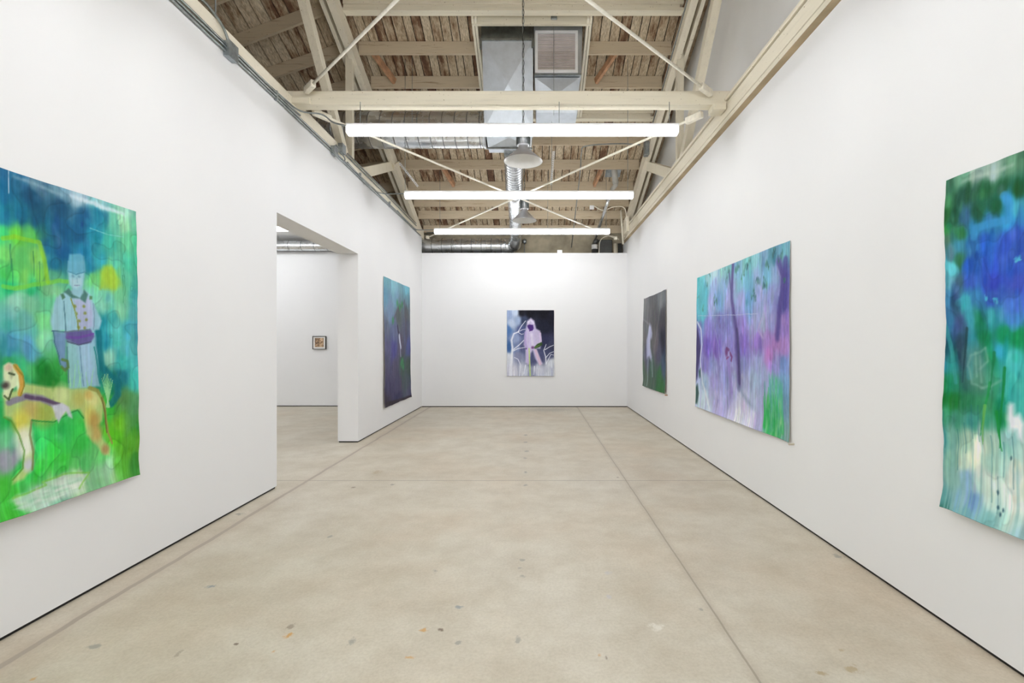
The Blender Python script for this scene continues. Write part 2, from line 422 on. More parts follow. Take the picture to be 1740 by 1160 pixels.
# cross beam
t = thing('tie_beam', 'thick cream timber cross beam spanning the gallery between both walls', 'beam', (-.25, 5.45, 4.17))
b = B(); bx(b, -2.99, 2.32, 5.40, 5.535, 4.17, 4.325, bev=.006); obj('beam_timber', b, M['cream_x'], t)
b = B(); bx(b, -2.9, -2.50, 5.36, 5.40, 4.17, 4.235, bev=.004); obj('end_cleat', b, M['cream_x'], t)
b = B(); bx(b, 1.98, 2.12, 5.36, 5.399, 4.10, 4.17, bev=.004); bx(b, 1.98, 2.12, 5.40, 5.53, 4.10, 4.17, bev=.004); obj('end_cleat', b, M['cream_x'], t)

# bracing rods with brackets
def rod(a, c2, r, lb, br=True):
    t = thing('brace_rod', lb, 'rod', a, 'diagonal steel rods bracing the roof')
    a = Vector(a); c2 = Vector(c2); d = (c2-a).normalized()
    b = B(); tube(b, [a + d*.12, c2], r, 10); obj('rod', b, M['rod'], t)
    b = B(); member(b, a - d*.02, a + d*.20, .055, .075); bmesh.ops.bevel(b, geom=list(b.edges), offset=.006, segments=1, affect='EDGES'); obj('bracket', b, M['rod'], t)
    return t
rod((-2.52, 5.34, 4.30), (1.95, .85, 4.30), .015, 'cream steel rod rising from the left end of the cross beam to the top edge')
rod((1.93, 5.34, 4.27), (-2.8, .85, 4.30), .015, 'cream steel rod rising from the right end of the cross beam to the top edge')
rod((-2.55, 5.60, 4.18), (1.87, 11.3, 3.965), .015, 'cream steel rod running back from under the left end of the cross beam')
rod((1.92, 5.60, 4.15), (-2.49, 11.3, 3.99), .015, 'cream steel rod running back from under the right end of the cross beam')
b = B(); bx(b, 1.84, 1.92, 11.26, 11.33, 3.93, 4.0, bev=.008); tag(obj('rod_anchor', b, M['rod']), 'small cream anchor block at the far right end of a brace rod', 'anchor')
b = B(); bx(b, -2.54, -2.46, 11.26, 11.33, 3.955, 4.02, bev=.008); tag(obj('rod_anchor', b, M['rod']), 'small cream anchor block at the far left end of a brace rod', 'anchor')

# ------------------------------------------------------------------ long lights
def light(xc, Y, z, lb, L=3.69, gm='glow', wires=(), group='long suspended linear lights', cables=None):
    t = thing('linear_light', lb, 'light', (xc, Y, z), group)
    x0, x1 = xc-L/2, xc+L/2
    # diffuser: rounded U profile
    b = B(); prof = []
    hw, hh = .062, .064
    for k in range(13):
        a = math.pi*k/12
        prof.append((-hw*math.cos(a), -hh*.62*math.sin(a)**.7 - .0))
    prof = [(-hw, .034)] + prof + [(hw, .034)]
    rings = [[b.verts.new((xx, Y+p[0], z+p[1])) for p in prof] for xx in (x0+.012, x1-.012)]
    for k in range(len(prof)-1):
        f = b.faces.new((rings[0][k], rings[0][k+1], rings[1][k+1], rings[1][k])); f.smooth = True
    b.faces.new(rings[0]); b.faces.new(rings[1][::-1])
    b.faces.new((rings[0][0], rings[1][0], rings[1][-1], rings[0][-1]))
    obj('diffuser', b, M[gm], t)
    b = B(); bx(b, x0, x1, Y-.055, Y+.055, z+.035, z+.075, bev=.004); obj('housing', b, M['white'], t)
    for s, xx in ((-1, x0), (1, x1)):
        b = B(); bx(b, min(xx, xx-s*.012), max(xx, xx-s*.012), Y-.06, Y+.06, z-.03, z+.034, bev=.004); obj('end_cap', b, M['white'], t)
    for (wx, ztop) in wires:
        b = B(); tube(b, [(wx, Y, z+.07), (wx, Y, ztop)], .004, 6); obj('hanger_wire', b, M['dull'], t)
    return t
light(-.25, 5.40, 3.865, 'nearest long white light, hung right under the cross beam', wires=((-1.95,4.2),(.27,4.2),(1.5,4.2)))
light(-.257, 7.82, 3.885, 'middle of the three long white lights over the gallery', wires=((-2.1,zc(7.82)+.18),(.27,zc(7.82)+.18),(1.5,zc(7.82)+.18)))
light(-.272, 10.18, 3.85, 'farthest long white light, just above the end wall', wires=((-2.0,zc(10.18)+.18),(.27,zc(10.18)+.18),(1.5,zc(10.18)+.18)))
GN = 'long lights of the gallery behind the camera'
for Y, lb in ((2.97,'over the camera position, above the photo'),(.55,'behind the camera, second row back'),(-1.85,'behind the camera, third row back')):
    light(-.25, Y, 3.87, 'long white light ' + lb, group=GN, wires=[(q_, Y, )[0:1]+(zc(Y)+.15,) for q_ in (-1.9,.3,1.5)], gm='glow2' if Y < 1 else 'glow')
for Y, lb in ((10.0,'farthest in the next room, seen through the doorway top'),(6.8,'in the next room beside the doorway'),(3.4,'in the next room behind the left wall'),(-.5,'in the next room, nearest the front')):
    light(-6.87, Y, 3.87, 'long white light ' + lb, group='long lights of the next room', wires=[(q_, 4.03) for q_ in (-8.3,-6.9,-5.4)])

# ------------------------------------------------------------------ ducts
def spiral(bm, a, c2, r, pitch=.13, n=36, ridge=.004, cap=True):
    a = Vector(a); c2 = Vector(c2); Ln = (c2-a).length; d = (c2-a)/Ln
    pts = []; rad = []; s = 0
    pts.append(a); rad.append(r)
    s = pitch*.5
    while s < Ln - .02:
        for o_, q in ((-.016,0),(-.007,0),(-.003,ridge),(.003,ridge),(.007,0),(.016,0)):
            pts.append(a + d*(s+o_)); rad.append(r+q)
        s += pitch
    pts.append(c2); rad.append(r)
    nf = len(bm.faces); tube(bm, pts, r, n, cap, rad)
    bm.faces.ensure_lookup_table(); seg = 0
    for i in range(len(pts)-1):
        if i >= 1 and (i-1) % 6 in (1, 2, 3):
            for k in range(n): bm.faces[nf+i*n+k].material_index = 1
t = thing('round_duct', 'big round galvanised duct running left behind the nearest long light', 'duct', (-2.7, 8.05, 4.75))
b = B(); spiral(b, (-5.2, 8.05, 5.05), (-.80, 8.05, 5.05), .285, .20); obj('duct_run', b, [M['galv'], M['seam']], t)
b = B(); spiral(b, (-.86, 8.05, 5.05), (-.80, 8.05, 5.05), .296, .5); obj('collar', b, [M['galv'], M['seam']], t)
for xx in (-1.97,): 
    for yy in (7.76, 8.34):
        b = B(); tube(b, [(xx, yy, 5.05), (xx, yy, zc(yy)+.16)], .004, 6); obj('hanger_wire', b, M['dull'], t)

# supply drop: sheet-metal box with cross-broken panels
t = thing('supply_duct', 'square sheet metal duct drop with cross creased front, left of the grille', 'duct', (-.41, 7.6, 4.58))
def panel_box(bm, secs):
    """secs: list of (z, yfront, yback, x0, x1)"""
    rings = [[bm.verts.new(p) for p in ((x0,yf,z),(x1,yf,z),(x1,yb,z),(x0,yb,z))] for z,yf,yb,x0,x1 in secs]
    for a_, b_ in zip(rings, rings[1:]):
        for k in range(1,4): bm.faces.new((a_[k], a_[(k+1)%4], b_[(k+1)%4], b_[k]))
        c0, c1, c2_, c3 = a_[0], a_[1], b_[1], b_[0]
        mid = (c0.co+c1.co+c2_.co+c3.co)/4 + Vector((0,-.045,0))
        mv = bm.verts.new(mid)
        for p, q in ((c0,c1),(c1,c2_),(c2_,c3),(c3,c0)): bm.faces.new((p, q, mv))
    bm.faces.new(rings[0][::-1]); bm.faces.new(rings[-1])
b = B(); panel_box(b, [(6.02,7.20,7.7,-.79,-.03),(4.86,7.56,7.9,-.79,-.03)]); obj('drop_panel', b, M['sheet'], t)
b = B(); panel_box(b, [(4.855,7.57,7.9,-.78,-.04),(4.60,7.66,7.85,-.74,-.06)]); obj('lower_panel', b, M['sheet'], t)
b = B(); hexa(b, [(-.81,7.22,6.03),(-.03,7.22,6.03),(-.03,7.7,6.03),(-.81,7.7,6.03),(-.81,7.30,6.30),(-.03,7.30,6.30),(-.03,7.7,6.13),(-.81,7.7,6.13)]); obj('upper_elbow', b, M['dull'], t)
b = B(); bx(b, -.82,-.02,7.185,7.215,6.005,6.035); bx(b,-.82,-.79,7.17,7.2,5.88,6.03); bx(b,-.05,-.02,7.17,7.2,5.90,6.03); obj('seam_flange', b, M['dull'], t)
b = B(); bx(b, -.76,-.04,7.63,7.66,4.575,4.60); obj('bottom_flange', b, M['dull'], t)

# return box with grille
t = thing('return_vent', 'sheet metal return box with white louvred grille under the roof', 'vent', (.33, 7.5, 5.0))
b = B(); hexa(b, [(-.005,7.30,5.56),(.70,7.30,5.56),(.70,7.7,5.56),(-.005,7.7,5.56),(-.02,7.27,6.30),(.715,7.27,6.30),(.715,7.7,6.13),(-.02,7.7,6.13)]); obj('return_box', b, M['sheet'], t)
b = B(); panel_box(b, [(5.55,7.36,8.1,.0,.68),(5.09,7.52,8.1,.02,.66)]); obj('taper_panel', b, M['sheet'], t)
b = B(); bx(b, -.01,.70,7.285,7.32,5.55,5.568); obj('tape_seam', b, M['dull'], t)
gx0,gx1,gz0,gz1,gy = .003,.645,5.575,6.205,7.268
gf = B()
for q in ((gx0,gx1,gz0,gz0+.04),(gx0,gx1,gz1-.04,gz1),(gx0,gx0+.04,gz0+.04,gz1-.04),(gx1-.04,gx1,gz0+.04,gz1-.04)):
    bx(gf, q[0],q[1],gy-.004,gy+.02,q[2],q[3])
gfo = obj('grille_frame', gf, M['white'], t)
b = B(); bx(b, gx0+.04,gx1-.04,gy+.018,gy+.028,gz0+.04,gz1-.04); obj('grille_recess', b, M['grilledark'], gfo)
b = B(); n = 26
for k in range(n):
    z = gz0+.045+(gz1-gz0-.09)*(k+.5)/n
    member(b, (gx0+.04, gy+.008, z), (gx1-.04, gy+.008, z), .012, .009)
obj('louvre_slats', b, M['grille'], gfo)
b = B(); tube(b, [(.28,7.2,zc(7.2)+.05),(.28,7.2,4.9)], .004, 6); tag(obj('hanger_wire', b, M['dull']), 'thin wire hanging straight down in front of the white grille', 'wire')
b = B(); bx(b, .235,.325,7.095,7.118,zc(7.14)+.06,zc(7.14)+.14,bev=.006); tag(obj('beam_clamp', b, M['box']), 'small steel beam clamp above the white grille', 'clamp')

# drop duct that runs back and turns left behind the end wall
t = thing('elbow_duct', 'narrow round duct running back past the pendants and turning left above the end wall', 'duct', (-.45, 10, 3.7))
b = B(); spiral(b, (-.34,7.75,4.56), (-.385,9.05,4.36), .155, .085); obj('spiral_section', b, [M['galv'], M['seam']], t)
b = B(); tube(b, [(-.385,9.04,4.36),(-.388,9.2,4.345)], .15, 36, True, [.158,.132]); obj('reducer', b, M['galv'], t)
b = B(); spiral(b, (-.388,9.15,4.345), (-.46,11.55,4.04), .13, .30); obj('straight_section', b, [M['galv'], M['seam']], t)
b = B(); pts = [(-.455,11.5,4.045),(-.47,11.62,3.99),(-.50,11.76,3.93),(-.58,11.85,3.895),(-.72,11.87,3.89)]
tube(b, pts, .15, 24, True, [.135,.15,.17,.185,.195])
for f in b.faces: f.smooth = False
obj('elbow', b, M['galv'], t)
b = B(); spiral(b, (-.70,11.87,3.89), (-2.95,11.87,3.89), .192, .24); obj('horizontal_section', b, [M['galv'], M['seam']], t)

t = thing('round_duct', 'slim round duct above the next room, seen through the top of the doorway', 'duct', (-6, 11.35, 3.65))
b = B(); spiral(b, (-9.2,11.35,3.80), (-3.02,11.35,3.80), .115, .3); obj('duct_run', b, [M['galv'], M['seam']], t)
for q_ in (-8,-6.5,-5,-3.6):
    b = B(); tube(b, [(q_,11.35,3.9),(q_,11.35,4.03)], .005, 6); obj('hanger_wire', b, M['dull'], t)

# ------------------------------------------------------------------ pendant lamps
def pendant(x, y, z, r, lb, ztop):
    t = thing('pendant_lamp', lb, 'lamp', (x, y, z), 'aluminium high bay pendant lamps')
    b = B(); k = r
    lathe(b, [(r,0),(r*1.0,.005),(r*.80,.05),(r*.52,.115),(r*.30,.17),(r*.25,.20),(r*.25,.215)], 48, (x,y,z)); obj('shade', b, M['alu'], t)
    b = B(); lathe(b, [(r*.985,.001),(r*.79,.046),(r*.51,.109),(r*.29,.163),(.02,.18)], 48, (x,y,z)); obj('shade_lining', b, M['alu_in'], t)
    b = B(); lathe(b, [(.02,.21),(r*.30,.215),(r*.30,.40),(.03,.42)], 24, (x,y,z)); obj('housing', b, M['alu'], t)
    b = B()
    for q in range(24):
        a = 2*math.pi*q/24; c_, s_ = math.cos(a), math.sin(a)
        member(b, (x+c_*r*.31, y+s_*r*.31, z+.22), (x+c_*r*.31, y+s_*r*.31, z+.395), .006, .03, up=(c_,s_,0))
    obj('cooling_fins', b, M['dull'], t)
    # twisted cord and chain
    b = B(); zz = z+.42; 
    pts1 = []; pts2 = []
    n = int((ztop-zz)/.02)
    for q in range(n+1):
        a = q*.55; h = zz+(ztop-zz)*q/n
        pts1.append((x+.010*math.cos(a), y+.010*math.sin(a), h)); pts2.append((x-.010*math.cos(a), y-.010*math.sin(a), h))
    tube(b, pts1, .005, 5); obj('power_cord', b, M['black'], t)
    b = B(); tube(b, pts2, .006, 5); obj('hanging_chain', b, M['dull'], t)
pendant(-.16, 6.6, 3.985, .266, 'nearer aluminium cone pendant lamp, under the sheet metal duct', zc(6.6))
pendant(-.195, 9.0, 3.79, .226, 'farther aluminium cone pendant lamp, just above the farthest long light', zc(9.0))

# ------------------------------------------------------------------ conduits
XCW = XL + .016
GC = 'steel conduits along the top of the left wall'
for k, (z, r, lb) in enumerate(((4.030,.0105,'lowest of the three steel conduits along the left wall top'),(4.062,.012,'middle of the three steel conduits along the left wall top'),(4.094,.0105,'upper of the three steel conduits along the left wall top'))):
    b = B(); ye = (11.4, 11.0, 5.6)[k]
    pts = [(XCW, YN+.1, z)]
    for q in range(30): pts.append((XCW + (.004 if q%2 else 0), YN+.3+(ye-YN-.4)*q/29, z + .003*math.sin(q*1.7+k)))
    tube(b, pts, r, 8); tag(obj('conduit', b, M['dull']), lb, 'conduit', GC)
b = B(); tube(b, [(XCW,6.5,4.17),(XCW,8.5,4.18),(XCW+.0,10.9,4.16)], .010, 8); tag(obj('conduit', b, M['dull']), 'steel conduit on the cream chord running back from the twin boxes', 'conduit', GC)
b = B(); tube(b, [(XCW,6.9,4.215),(XCW,8.5,4.225),(XCW+.0,10.9,4.21)], .009, 8); tag(obj('conduit', b, M['dull']), 'thin steel conduit along the upper edge of the left cream chord', 'conduit', GC)
def jbox(x0,x1,y0,y1,z0,z1,lb,holes=True):
    t = thing('junction_box', lb, 'box', ((x0+x1)/2,(y0+y1)/2,z0))
    b = B(); bx(b, x0,x1,y0,y1,z0,z1,bev=.003); obj('box_body', b, M['box'], t)
    b = B(); bx(b, x1,x1+.004,y0-.006,y1+.006,z0-.006,z1+.006,bev=.002); cp = obj('cover_plate', b, M['box'], t)
    for zz in (z0+.02, z1-.02):
        b = B(); lathe(b, [(.002,0),(.006,.001),(.006,.004)], 8, (0,0,0), True)
        bmesh.ops.rotate(b, verts=b.verts, cent=(0,0,0), matrix=Matrix.Rotation(math.pi/2,3,'Y')); bmesh.ops.translate(b, verts=b.verts, vec=(x1+.003,(y0+y1)/2,zz)); obj('screw', b, M['dull'], cp)
jbox(XL+.001,XL+.055,4.17,4.29,3.985,4.12,'grey steel junction box on the left wall top, nearer the camera')
jbox(XL+.001,XL+.055,6.36,6.47,4.0,4.11,'small steel box clipped under the left strut, nearer of the pair')
jbox(XL+.001,XL+.060,6.60,6.72,4.12,4.24,'small steel box beside the foot of the left strut, farther of the pair')
b = B(); tube(b, spline([(XL+.03,4.2,4.12),(XL+.02,4.12,4.22),(XL-.02,3.95,4.30),(XL-.10,3.75,4.31)]), .012, 8)
tag(obj('flexible_conduit', b, M['dull']), 'ribbed flexible conduit curling up from the nearer junction box', 'conduit')
b = B(); tube(b, spline([(XL+.03,6.3,4.05),(XL+.05,6.42,3.99),(XL+.06,6.62,3.99),(XL+.05,6.72,4.07),(XL+.03,6.6,4.13)]), .008, 8)
tag(obj('looped_cable', b, M['dull']), 'grey cable looping under the twin junction boxes', 'cable')
def feed(pts, lb, r=.009, m='dull'):
    b = B(); tube(b, spline(pts), r, 8); tag(obj('feed_cable', b, M[m]), lb, 'cable', 'cables feeding the long lights')
feed([(XCW,4.9,4.10),(XL+.03,5.15,4.10),(XL+.12,5.3,4.05),(XL+.32,5.38,4.05),(-2.25,5.40,3.97),(-2.08,5.40,3.93)], 'grey cable curving from the left wall to the nearest long light')
feed([(XCW,6.9,4.09),(XL+.03,7.3,4.05),(XL+.10,7.7,3.98),(XL+.22,7.82,3.93),(-2.10,7.82,3.93)], 'grey conduit bending from the left wall to the middle long light')
feed([(XCW,9.4,4.09),(XL+.03,9.8,4.05),(XL+.10,10.1,3.95),(XL+.22,10.18,3.90),(-2.12,10.18,3.90)], 'grey conduit bending from the left wall to the farthest long light')
b = B(); tube(b, [(-2.88,4.36,4.2),(-2.88,4.36,7.2)], .006, 6); tag(obj('threaded_rod', b, M['dull']), 'thin threaded rod hanging by the nearer junction box, top left', 'rod')
# conduit clips
for y in (3.35, 5.0, 7.4, 8.9):
    b = B(); bx(b, XL, XL+.032, y-.012, y+.012, 4.015, 4.115, bev=.003)
    nm = {3.35:'near the top left corner of the photo',5.0:'just before the cross beam',7.4:'behind the twin boxes',8.9:'at the far end of the wall'}[y]
    tag(obj('conduit_clip', b, M['box']), 'steel clip on the left wall conduits ' + nm, 'clip', 'clips holding the conduits')
# perforated straps
def strap(a, c2, lb):
    a = Vector(a); c2 = Vector(c2); d = c2-a; n = int(d.length/.035); dn = d.normalized()
    b = B(); s = dn.cross(Vector((0,1,0))).normalized()
    w = .018
    for k in range(n):
        p = a + dn*(k*.035); q = a + dn*(k*.035+.018); e = a + dn*((k+1)*.035)
        def quad(c0, c1, o0, o1):
            P = [c0+s*o0, c0+s*o1, c1+s*o1, c1+s*o0]
            hexa(b, P + [x+Vector((0,.003,0)) for x in P])
        quad(p, q, -w, w); quad(q, e, -w, -w*.4); quad(q, e, w*.4, w)
    tag(obj('perforated_strap', b, M['white']), lb, 'strap', 'perforated hanger straps')
strap(topx(679,277,9.0), topx(712,319,9.0), 'perforated strap slanting from the left truss above the middle light')
strap(topx(941,257,7.9), topx(936,317,7.9), 'perforated strap hanging upright right of the nearer pendant')
# roof vent pipe and its silver pipe
t = thing('vent_pipe', 'grey roof vent pipe with silver flue slanting down to the right end wall', 'pipe', (1.2, 10.4, 4.0))
P0 = Vector(topx(1044,290,10.05)); P1 = Vector(topx(1046,312,10.1)); P2 = Vector(topx(1040,322,10.25)); P3 = Vector(topx(1012,403,11.8)); 
b = B(); tube(b, [P0+Vector((0,.0,.12)), P0, P1], .062, 20); obj('roof_stub', b, M['pvc'], t)
b = B(); tube(b, [P1+Vector((0,0,.02)), P1-Vector((0,0,.03)), P2], .075, 20, True, [.06,.05,.042]); obj('collar', b, M['pvc'], t)
b = B(); tube(b, [P2, P3], .034, 20); obj('flue', b, M['galv'], t)
b = B(); q = P0+Vector((0,0,.05)); hexa(b, [(q.x-.16,9.98,zc(9.98)+DJ-.02),(q.x+.16,9.98,zc(9.98)+DJ-.02),(q.x+.16,10.34,zc(10.34)+DJ-.02),(q.x-.16,10.34,zc(10.34)+DJ-.02),(q.x-.16,9.98,zc(9.98)+DJ-.004),(q.x+.16,9.98,zc(9.98)+DJ-.004),(q.x+.16,10.34,zc(10.34)+DJ-.004),(q.x-.16,10.34,zc(10.34)+DJ-.004)]); obj('roof_flashing', b, M['box'], t)
# downpipes behind the end wall
for x, r, mt, lb in ((1.48,.075,'dark_pipe','dark steel pipe with a white band standing behind the end wall'),(2.0,.055,'cream_post','cream pipe behind the end wall near the right corner'),(2.10,.05,'dark_pipe','dark thin pipe in the right corner behind the end wall')):
    b = B(); tube(b, [(x,11.98,0),(x,11.98,3.97 if r>.07 else 3.98)], r, 20)
    if r > .07: tube(b, [(x,11.98,3.97),(x+.02,11.98,4.03),(x+.06,11.95,4.08)], r*.8, 16)
    t = tag(obj('wall_pipe', b, M[mt]), lb, 'pipe')
    if r > .07:
        b = B(); tube(b, [(x,11.98,3.84),(x,11.98,3.95)], r+.004, 20); obj('pipe_band', b, M['white'], t)
b = B(); bx(b, 1.60, 1.93, 12.08, 12.15, 3.3, 4.10, bev=.01); tag(obj('electrical_panel', b, M['dark_pipe']), 'dark electrical cabinet on the rear wall above the end wall corner', 'cabinet')
# grey conduit frame under the roof on the right
b = B(); tube(b, spline([topx(971,420,11.9), topx(978,360,10.9), topx(986,290,9.9), topx(988,260,9.2), topx(996,248,9.1), topx(1050,244,9.1), topx(1088,246,9.1)]), .011, 8)
tag(obj('conduit', b, M['dull']), 'thin grey conduit looping under the roof right of the pendants', 'conduit')
b = B(); bx(b, 2.03,2.12,8.95,9.08,5.0,5.26, bev=.01); tag(obj('conduit_box', b, M['box']), 'grey steel conduit fitting on the right truss', 'box')
b = B(); tube(b, [(2.125,YN,zc(YN)-.09),(2.125,4.45,zc(4.45)-.09)],.009,8); tube(b, [(2.12,4.55,zc(4.55)-.09),(2.12,9.0,zc(9.0)-.09)],.010,8); tag(obj('conduit', b, M['dull']), 'straight grey conduit running up the right truss chord', 'conduit')
# white junction box with cream cable far right
b = B(); bx(b, 1.24,1.34,10.96,11.0,zc(11.0)-.07,zc(11.0)+.02,bev=.006); tag(obj('ceiling_box', b, M['white']), 'small white box on a joist right of the farther pendant', 'box')
b = B(); tube(b, spline([(1.34,10.96,zc(11.0)),(1.5,10.95,4.53),(1.62,10.95,4.54),(1.78,10.95,4.60),(1.98,10.95,4.60),(2.06,10.97,4.50),(2.07,11.0,4.30)]), .012, 8)
tag(obj('cream_cable', b, M['rod']), 'cream cable drooping from the small white box to the right truss', 'cable')
b = B(); tube(b, spline([(1.72,11.3,3.6),(1.72,11.3,3.85),(1.76,11.3,3.98),(1.86,11.3,4.03),(2.0,11.3,3.98)]) , .010, 8) if False else tube(b, spline([topx(1018,431,11.8), topx(1019,412,11.8), topx(1026,403,11.8), topx(1040,401,11.8), topx(1052,407,11.8)]), .011, 8)
tag(obj('cream_cable', b, M['rod']), 'arched cream cable above the right end of the end wall', 'cable')
b = B(); tube(b, [topx(1055,357,11.2), topx(1059,415,11.35)], .022, 10); tag(obj('cream_pipe', b, M['rod']), 'upright cream pipe in the far right corner below the truss', 'pipe')
b = B(); bx(b, .33+.2,.33+.32,11.54,11.57,3.66,3.74,bev=.004); tag(obj('exit_box', b, M['white']), 'small blank white box standing on the end wall top', 'box')
b = B(); tube(b, [(-.26,11.95,3.4),(-.26,11.95,3.99)], .010, 8); lathe(b, [(.02,3.97),(.05,3.99),(.05,4.07),(.02,4.09)], 16, (-.26,11.95,0), True); tag(obj('sensor_post', b, M['box']), 'grey round sensor on a thin post beside the duct elbow', 'sensor')
b = B(); tube(b, [(-2.6,11.6,4.17),(-.6,11.6,4.12)], .014, 8); tag(obj('conduit', b, M['dull']), 'dull pipe lying just above the horizontal duct at the end wall', 'conduit')

# ------------------------------------------------------------------ paintings
RNG = np.random.default_rng(7)
def vnoise(u, v, su, sv, seed, oct=4, rough=.55):
    """smooth value noise; su,sv = feature size in metres"""
    out = np.zeros_like(u); amp = 1.0; tot = 0
    for k in range(oct):
        rg = np.random.default_rng(seed*31+k); G_ = rg.random((128,128))
        x = u/su*(2**k) + 17.3*k; y = v/sv*(2**k) + 5.1*k
        xi = np.floor(x).astype(int); yi = np.floor(y).astype(int); fx = x-xi; fy = y-yi
        fx = fx*fx*(3-2*fx); fy = fy*fy*(3-2*fy)
        g = lambda a,b_: G_[a%128, b_%128]
        out += amp*((g(xi,yi)*(1-fx)+g(xi+1,yi)*fx)*(1-fy)+(g(xi,yi+1)*(1-fx)+g(xi+1,yi+1)*fx)*fy)
        tot += amp; amp *= rough
    return out/tot - .5
class Canvas:
    def __init__(s, side, u0, u1, z0, z1, res, seed):
        s.side = side; s.u0, s.u1, s.z0, s.z1 = u0, u1, z0, z1; s.seed = seed
        s.nu = int((u1-u0)/res)+1; s.nz = int((z1-z0)/res)+1
        s.U, s.Z = np.meshgrid(np.linspace(u0,u1,s.nu), np.linspace(z0,z1,s.nz), indexing='ij')
        w = .035
        s.WU = s.U + w*vnoise(s.U, s.Z, .16, .22, seed+1, 4); s.WZ = s.Z + w*1.3*vnoise(s.U, s.Z, .16, .22, seed+2, 4)
    def pt(s, px, py):
        if s.side == 'B': return (px-CX)*YB/F, EYE+(CY-py)*YB/F
        W = XL if s.side == 'L' else XR
        y = W*F/(px-CX); return y, EYE+(CY-py)*y/F
    def base(s, pts, ku=1.0, power=4.2):
        acc = np.zeros(s.U.shape+(3,)); wt = np.zeros(s.U.shape)
        P = [(s.pt(p[0],p[1]), np.array(p[2:5],float)) for p in pts]
        # out-of-frame part of the canvas keeps the colours of its nearest neighbours
        for (u, z), col in P:
            d2 = ((s.WU-u)*ku)**2 + ((s.WZ-z)*.8)**2 + 2e-4
            w = d2**(-power/2); acc += w[...,None]*col; wt += w
        s.C = acc/wt[...,None]
    def blend(s, a, col):
        a = np.clip(a,0,1)[...,None]; s.C = s.C*(1-a) + np.array(col,float)*a
    def poly(s, px, col, alpha=1, soft=.012, warp=.5):
        P = [s.pt(*p) for p in px]; U = s.U+(s.WU-s.U)*warp; Z = s.Z+(s.WZ-s.Z)*warp
        ins = np.zeros(U.shape, bool); d = np.full(U.shape, 9.0); n = len(P)
        for i in range(n):
            (x0,y0),(x1,y1) = P[i], P[(i+1)%n]
            c_ = ((y0>Z)!=(y1>Z)); dy = (y1-y0) if abs(y1-y0)>1e-9 else 1e-9
            ins ^= c_ & (U < (x1-x0)*(Z-y0)/dy + x0)
            L2 = (x1-x0)**2+(y1-y0)**2+1e-12
            t = np.clip(((U-x0)*(x1-x0)+(Z-y0)*(y1-y0))/L2,0,1)
            d = np.minimum(d, np.hypot(U-x0-t*(x1-x0), Z-y0-t*(y1-y0)))
        sd = np.where(ins, d, -d)
        s.blend(np.clip((sd+soft)/(2*soft),0,1)*alpha, col)
    def stroke(s, px, w, col, alpha=1, soft=.5, w2=None, warp=.5):
        P = [s.pt(*p) for p in px]; U = s.U+(s.WU-s.U)*warp; Z = s.Z+(s.WZ-s.Z)*warp
        best = np.zeros(U.shape); n = len(P)-1; w2 = w if w2 is None else w2
        for i in range(n):
            (x0,y0),(x1,y1) = P[i], P[i+1]; L2 = (x1-x0)**2+(y1-y0)**2+1e-12
            t = np.clip(((U-x0)*(x1-x0)+(Z-y0)*(y1-y0))/L2,0,1)
            d = np.hypot(U-x0-t*(x1-x0), Z-y0-t*(y1-y0)); ww = w+(w2-w)*(i+t)/n
            best = np.maximum(best, np.clip((1-d/(ww/2))/soft+0,0,1))
        s.blend(best*alpha, col)
    def spot(s, px, py, r, col, alpha=1, asp=1.0):
        u, z = s.pt(px,py); d = np.hypot((s.WU-u), (s.WZ-z)/asp)/r
        s.blend(np.clip(1.5-1.2*d,0,1)*alpha, col)
    def streak(s, amp=.10, su=.012, sv=.7, zlo=None, zhi=None, col=None):
        n = vnoise(s.U, s.Z, su, sv, s.seed+9, 3)*2
        if col is None:
            s.C = s.C*(1+amp*n)[...,None]
        else:
            m = 1.0
            if zlo is not None: m = np.clip((zhi-s.Z)/(zhi-zlo),0,1)
            s.blend(np.clip(n*2.2,0,1)*amp*m, col)
    def dabs(s, n, w, h, jit=16, alpha=.5, seed=0, box=None, col=None):
        rg = np.random.default_rng(s.seed*7+seed); du = (s.u1-s.u0)/(s.nu-1); dz = (s.z1-s.z0)/(s.nz-1)
        b0, b1, b2, b3 = (s.u0, s.u1, s.z0, s.z1)
        if box:
            (p, q), (p2, q2) = s.pt(box[0],box[1]), s.pt(box[2],box[3]); b0, b1 = sorted((p,p2)); b2, b3 = sorted((q,q2))
        for k in range(n):
            u = b0+(b1-b0)*rg.random(); z = b2+(b3-b2)*rg.random(); ww = w*(.5+rg.random()); hh = h*(.4+1.2*rg.random()); tl = (rg.random()-.5)*.5
            i0 = int((u-ww-s.u0)/du); i1 = int((u+ww-s.u0)/du)+2; j0 = int((z-hh-s.z0)/dz); j1 = int((z+hh-s.z0)/dz)+2
            i0, j0 = max(i0,0), max(j0,0); i1, j1 = min(i1,s.nu), min(j1,s.nz)
            if i1-i0 < 1 or j1-j0 < 1: continue
            U = s.U[i0:i1,j0:j1]-u; Z = s.Z[i0:i1,j0:j1]-z
            d = np.hypot((U-tl*Z*.4)/ww, Z/hh)
            a = np.clip(1.6-1.8*d,0,1)*alpha*(.4+.6*rg.random())
            if col is None:
                ci = min(max(int((u-s.u0)/du),0),s.nu-1); cj = min(max(int((z-s.z0)/dz),0),s.nz-1)
                base = s.C[ci,cj].copy(); cc = base + (rg.random(3)-.5)*2*jit*.5 + (rg.random()-.5)*2*jit
            else: cc = np.array(col[rg.integers(len(col))], float)
            s.C[i0:i1,j0:j1] = s.C[i0:i1,j0:j1]*(1-a[...,None]) + cc*a[...,None]
